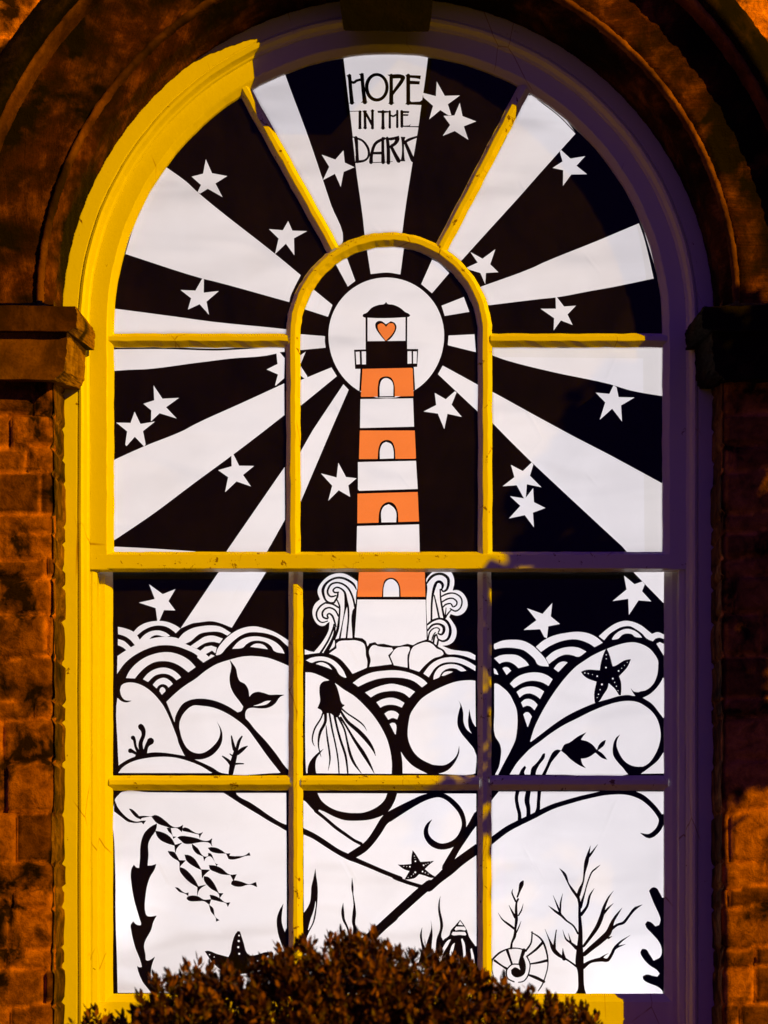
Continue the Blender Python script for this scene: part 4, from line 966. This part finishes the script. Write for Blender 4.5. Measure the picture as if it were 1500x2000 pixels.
def build_panel(key, y):
    o = OUT[key]; base_col = 'w' if key in () else 'k'
    polys = [('sheet', base_col, o)] + [(a, b, clean(c)) for a, b, c in PANELS[key]]
    polys = [p for p in polys if len(p[2]) > 2]
    verts = []; edges = []
    for _, _, pl in polys:
        b = len(verts); n = len(pl); verts += [Vector((x, -z)) for x, z in pl]; edges += [(b + i, b + (i+1) % n) for i in range(n)]
    v, e, f, *_ = geometry.delaunay_2d_cdt(verts, edges, [], 0, 1e-3)
    A = np.array([(p.x, -p.y) for p in v]); F = np.array([t for t in f if len(t) == 3]); C = A[F].mean(1)
    owner = np.full(len(F), -1); doubled = np.zeros(len(F), bool)
    outer = inside_poly(C, np.array(o))
    for k, (_, _, pl) in enumerate(polys):
        q = np.array(pl); lo = q.min(0); hi = q.max(0)
        m = np.where(outer & (C[:, 0] >= lo[0]) & (C[:, 0] <= hi[0]) & (C[:, 1] >= lo[1]) & (C[:, 1] <= hi[1]))[0]
        if not len(m): continue
        hit = m[inside_poly(C[m], q)]
        if polys[k][1] == 'd': doubled[hit] = True            # the edge of a second sheet behind, seen only through the white
        else: owner[hit] = k
    base = P((o[0][0] + o[-1][0]) / 2, max(p[1] for p in o), y)
    root = empty('papercut_panel', base)
    tag(root, LABEL[key], 'paper panel', 'papercut panels behind the window panes')
    ids = {}
    for k, (part, colr, _) in enumerate(polys):
        pid = 'letters' if part.startswith('letters') else part
        ids.setdefault(pid, []).append(k)
    made = {}
    order = sorted(ids, key=lambda s: s.split('#')[0] in SUB)
    for pid in order:
        sel = np.isin(owner, ids[pid])
        if not sel.any(): continue
        fs = F[sel]; mi = [3 if doubled[t] and polys[owner[t]][1] == 'w' else COLI[polys[owner[t]][1]] for t in np.where(sel)[0]]
        used = np.unique(fs); mp = {u: i for i, u in enumerate(used)}
        V = [P(A[u][0], A[u][1], y) for u in used]
        faces = []
        for t in fs:
            a, b_, c = A[t[0]], A[t[1]], A[t[2]]
            cr = (b_[0]-a[0])*(c[1]-a[1]) - (b_[1]-a[1])*(c[0]-a[0])
            faces.append(tuple(mp[i] for i in (t if cr < 0 else t[::-1])))
        stem_ = pid.split('#')[0]; par = root
        for s in SUB.get(stem_, ()):
            if s in made: par = made[s]
        made[pid] = mesh(PART.get(stem_, stem_), V, faces, [M_WHITE, M_BLACK, M_ORANGE, M_DOUBLE], par, mi=mi)
    return root
for key in OUT:
    yy = 0.022 if key in ('fan_left', 'fan_top', 'fan_right', 'centre_arch', 'upper_left', 'upper_right') else 0.068
    build_panel(key, yy)
    yg = yy - 0.0035
    V = [P(x, z, yg) for x, z in OUT[key]]
    cpt = [Vector((x, -z)) for x, z in OUT[key]]; n = len(cpt)
    v, e, f, *_ = geometry.delaunay_2d_cdt(cpt, [(i, (i+1) % n) for i in range(n)], [], 0, 1e-4)
    Cc = np.array([[sum(v[i].x for i in t) / len(t), -sum(v[i].y for i in t) / len(t)] for t in f]); ins = inside_poly(Cc, np.array(OUT[key]))
    mesh('glass_pane', [P(q.x, -q.y, yg) for q in v], [tuple(t)[::-1] for t, ok in zip(f, ins) if ok], M_GLASS, window)

# ------------------------------------------------------------------ the shrub under the window
def leaf_mesh(name, items, mat, parent):
    """items: (base, direction, side, length, width, droop)"""
    V = []; F = []
    for b, d, s, L, W, dr in items:
        n = d.cross(s).normalized(); k = len(V)
        V += [b, b + d*L*0.35 + s*W*0.5 - n*dr*0.2*L, b + d*L*0.35 - s*W*0.5 - n*dr*0.2*L, b + d*L*0.72 + s*W*0.42 + n*dr*0.1*L, b + d*L*0.72 - s*W*0.42 + n*dr*0.1*L, b + d*L + n*dr*0.35*L,
              b + d*L*0.35 + n*0.12*W, b + d*L*0.7 + n*(0.12*W + dr*0.15*L)]
        F += [(k, k+1, k+6), (k, k+6, k+2), (k+1, k+3, k+7, k+6), (k+2, k+6, k+7, k+4), (k+3, k+5, k+7), (k+4, k+7, k+5)]
    return mesh(name, V, F, mat, parent)
def tube(V, F, a, b, ra, rb, n=6):
    d = (b - a).normalized(); s = d.orthogonal().normalized(); t = d.cross(s); k = len(V)
    for p, r in ((a, ra), (b, rb)):
        for i in range(n): V.append(p + (s*cos(2*pi*i/n) + t*sin(2*pi*i/n)) * r)
    F += [(k+i, k+(i+1) % n, k+n+(i+1) % n, k+n+i) for i in range(n)]
PROFILE = [(110, 2010), (150, 1996), (200, 1992), (240, 2000), (262, 1996), (285, 1955), (310, 1925), (345, 1906), (385, 1896), (420, 1898), (470, 1902), (520, 1888), (550, 1870), (590, 1852), (620, 1850), (650, 1842), (690, 1840),
           (735, 1834), (760, 1856), (800, 1874), (850, 1874), (900, 1888), (960, 1918), (1000, 1944), (1040, 1950), (1085, 1963), (1130, 1985), (1165, 2004), (1210, 2030)]
PROFILE = [(a, b + 13) for a, b in PROFILE]
def top_py(px):
    for (x0, y0), (x1, y1) in zip(PROFILE, PROFILE[1:]):
        if x0 <= px <= x1: return y0 + (y1 - y0) * (px - x0) / (x1 - x0)
    return 2060
shrub = empty('clipped_shrub', (0.0, -0.52, 0.0))
tag(shrub, 'dark dense small leaved shrub growing in front of the window sill', 'shrub')
items = []; TV = []; TF = []
r = random.Random(5)
def sprig(base, tip_dir, L, n, ll):
    s0 = tip_dir.orthogonal().normalized(); t0 = tip_dir.cross(s0)
    tube(TV, TF, base, base + tip_dir * L, 0.0016, 0.0008, 4)
    for k in range(n):
        f = (k + 0.5) / n; a = k * 2.4 + r.uniform(-.4, .4)
        side = s0 * cos(a) + t0 * sin(a)
        d = (tip_dir * (0.45 + 0.9 * f) + side * (1.0 - 0.55 * f)).normalized()
        sd_ = d.cross(side)
        if sd_.length < 1e-3: sd_ = d.orthogonal()
        items.append((base + tip_dir * L * f, d, sd_.normalized(), ll * r.uniform(0.75, 1.2), ll * r.uniform(0.40, 0.55), r.uniform(-0.25, 0.35)))
def fb3(px, py, y): return noise1(px*0.045 + y*11, 2) * 0.6 + noise1(py*0.06 + px*0.021 - y*7, 5) * 0.6 + noise1(px*0.11 - py*0.09, 8) * 0.35
for k in range(3000):
    y = r.uniform(-0.74, -0.30); px = r.uniform(105, 1215)
    depth_drop = 55 * ((y + 0.52) / 0.22) ** 2                # the crown is domed front to back
    pt = top_py(px) + depth_drop + 14 * noise1(px * 0.055, 3 + y * 9)
    py = pt + (r.random() ** 1.5) * 150 + r.uniform(2, 14)
    if py > 2150: continue
    if fb3(px, py, y) < -0.12 and py < pt + 75: continue
    b = P(px, py, y)
    out = Vector((r.uniform(-.7, .7) + (px - 680) / 1500, r.uniform(-0.9, 0.5), 1.0)).normalized()
    sprig(b - out * 0.02, out, r.uniform(0.025, 0.045), r.choice([7, 9, 11, 13]), r.uniform(0.015, 0.030))
for k in range(150):                                            # taller shoots along the top
    px = r.uniform(150, 1180); y = r.uniform(-0.62, -0.42)
    if px < 265 and r.random() < 0.4: continue
    b = P(px, top_py(px) + 12, y); out = Vector((r.uniform(-.5, .5), r.uniform(-.4, .4), 1)).normalized()
    sprig(b, out, r.uniform(0.03, 0.05), 10, r.uniform(0.018, 0.026))
leaf_mesh('foliage', items, M_LEAF, shrub)
for k in range(34):
    a = Vector((r.uniform(-.25, .25), -0.52 + r.uniform(-.08, .08), 0.0)); px = r.uniform(260, 1100); y = r.uniform(-0.66, -0.4)
    b = P(px, top_py(px) + 60, y); m = a.lerp(b, 0.5) + Vector((r.uniform(-.06, .06), 0, 0))
    tube(TV, TF, a, m, 0.008, 0.005); tube(TV, TF, m, b, 0.005, 0.002)
mesh('stems', TV, TF, M_BARK, shrub)

# ------------------------------------------------------------------ the tree beside the street lamp whose leaves shade the right of the wall
tree = empty('street_tree', (3.35, -1.9, 0.0))
tag(tree, 'broad leaved young tree standing to the right in front of the house', 'tree')
DIRN = LIGHT_DIR / LIGHT_DIR.y                                  # per metre of depth
def shade(px, py, dist): return P(px, py, 0.0) - DIRN * dist
items = []; r = random.Random(21)
def big_leaf(c):
    d = Vector((r.uniform(-1, 1), r.uniform(-1, 1), r.uniform(-1.2, 0.3))).normalized(); s = d.cross(Vector((r.uniform(-1, 1), r.uniform(-1, 1), r.uniform(-1, 1)))).normalized()
    L = r.uniform(0.055, 0.10); items.append((c - d * L / 2, d, s, L, L * 0.62, r.uniform(-.2, .3)))
def lump(px, py, rx, ry, n, d0=1.75, dd=0.35):
    for _ in range(n):
        a = r.uniform(0, 2*pi); q = sqrt(r.random())
        big_leaf(shade(px + rx*q*cos(a), py + ry*q*sin(a), d0 + r.uniform(-dd, dd)))
lump(1470, 620, 90, 330, 720)
lump(1445, 1050, 75, 250, 520)
lump(1450, 1420, 75, 130, 120)
lump(1480, 1585, 60, 40, 26)
lump(1400, 420, 40, 80, 40)
lump(1250, 830, 130, 130, 150)
lump(1190, 980, 170, 130, 200)
lump(1130, 1180, 190, 150, 280)
lump(1080, 1380, 180, 140, 150)
lump(1010, 1560, 180, 70, 55)
lump(1150, 1650, 160, 140, 60)
lump(1290, 1300, 130, 330, 260)
lump(1150, 1500, 200, 70, 150)
lump(1290, 1560, 110, 80, 90)
lump(1455, 1610, 75, 55, 70)
lump(1440, 1300, 60, 60, 60)
lump(1460, 1650, 70, 40, 60)
lump(1450, 700, 60, 300, 160)
leaf_mesh('crown', items, M_TREELEAF, tree)
TV = []; TF = []
base = Vector((3.35, -1.9, 0)); fork = Vector((3.28, -1.9, 3.05)); pts = [base, Vector((3.37, -1.92, 1.4)), fork]
for a, b, ra, rb in ((pts[0], pts[1], 0.07, 0.055), (pts[1], pts[2], 0.055, 0.045)): tube(TV, TF, a, b, ra, rb, 12)
for (px, py) in ((1050, 1300), (1250, 900), (1480, 700), (1480, 1250), (1420, 450), (1250, 1500), (1100, 1500)):
    c = shade(px, py, 1.75); m = fork.lerp(c, 0.5) + Vector((0, 0, 0.1))
    tube(TV, TF, fork, m, 0.035, 0.02, 8); tube(TV, TF, m, c, 0.02, 0.006, 8)
mesh('trunk', TV, TF, M_BARK, tree)
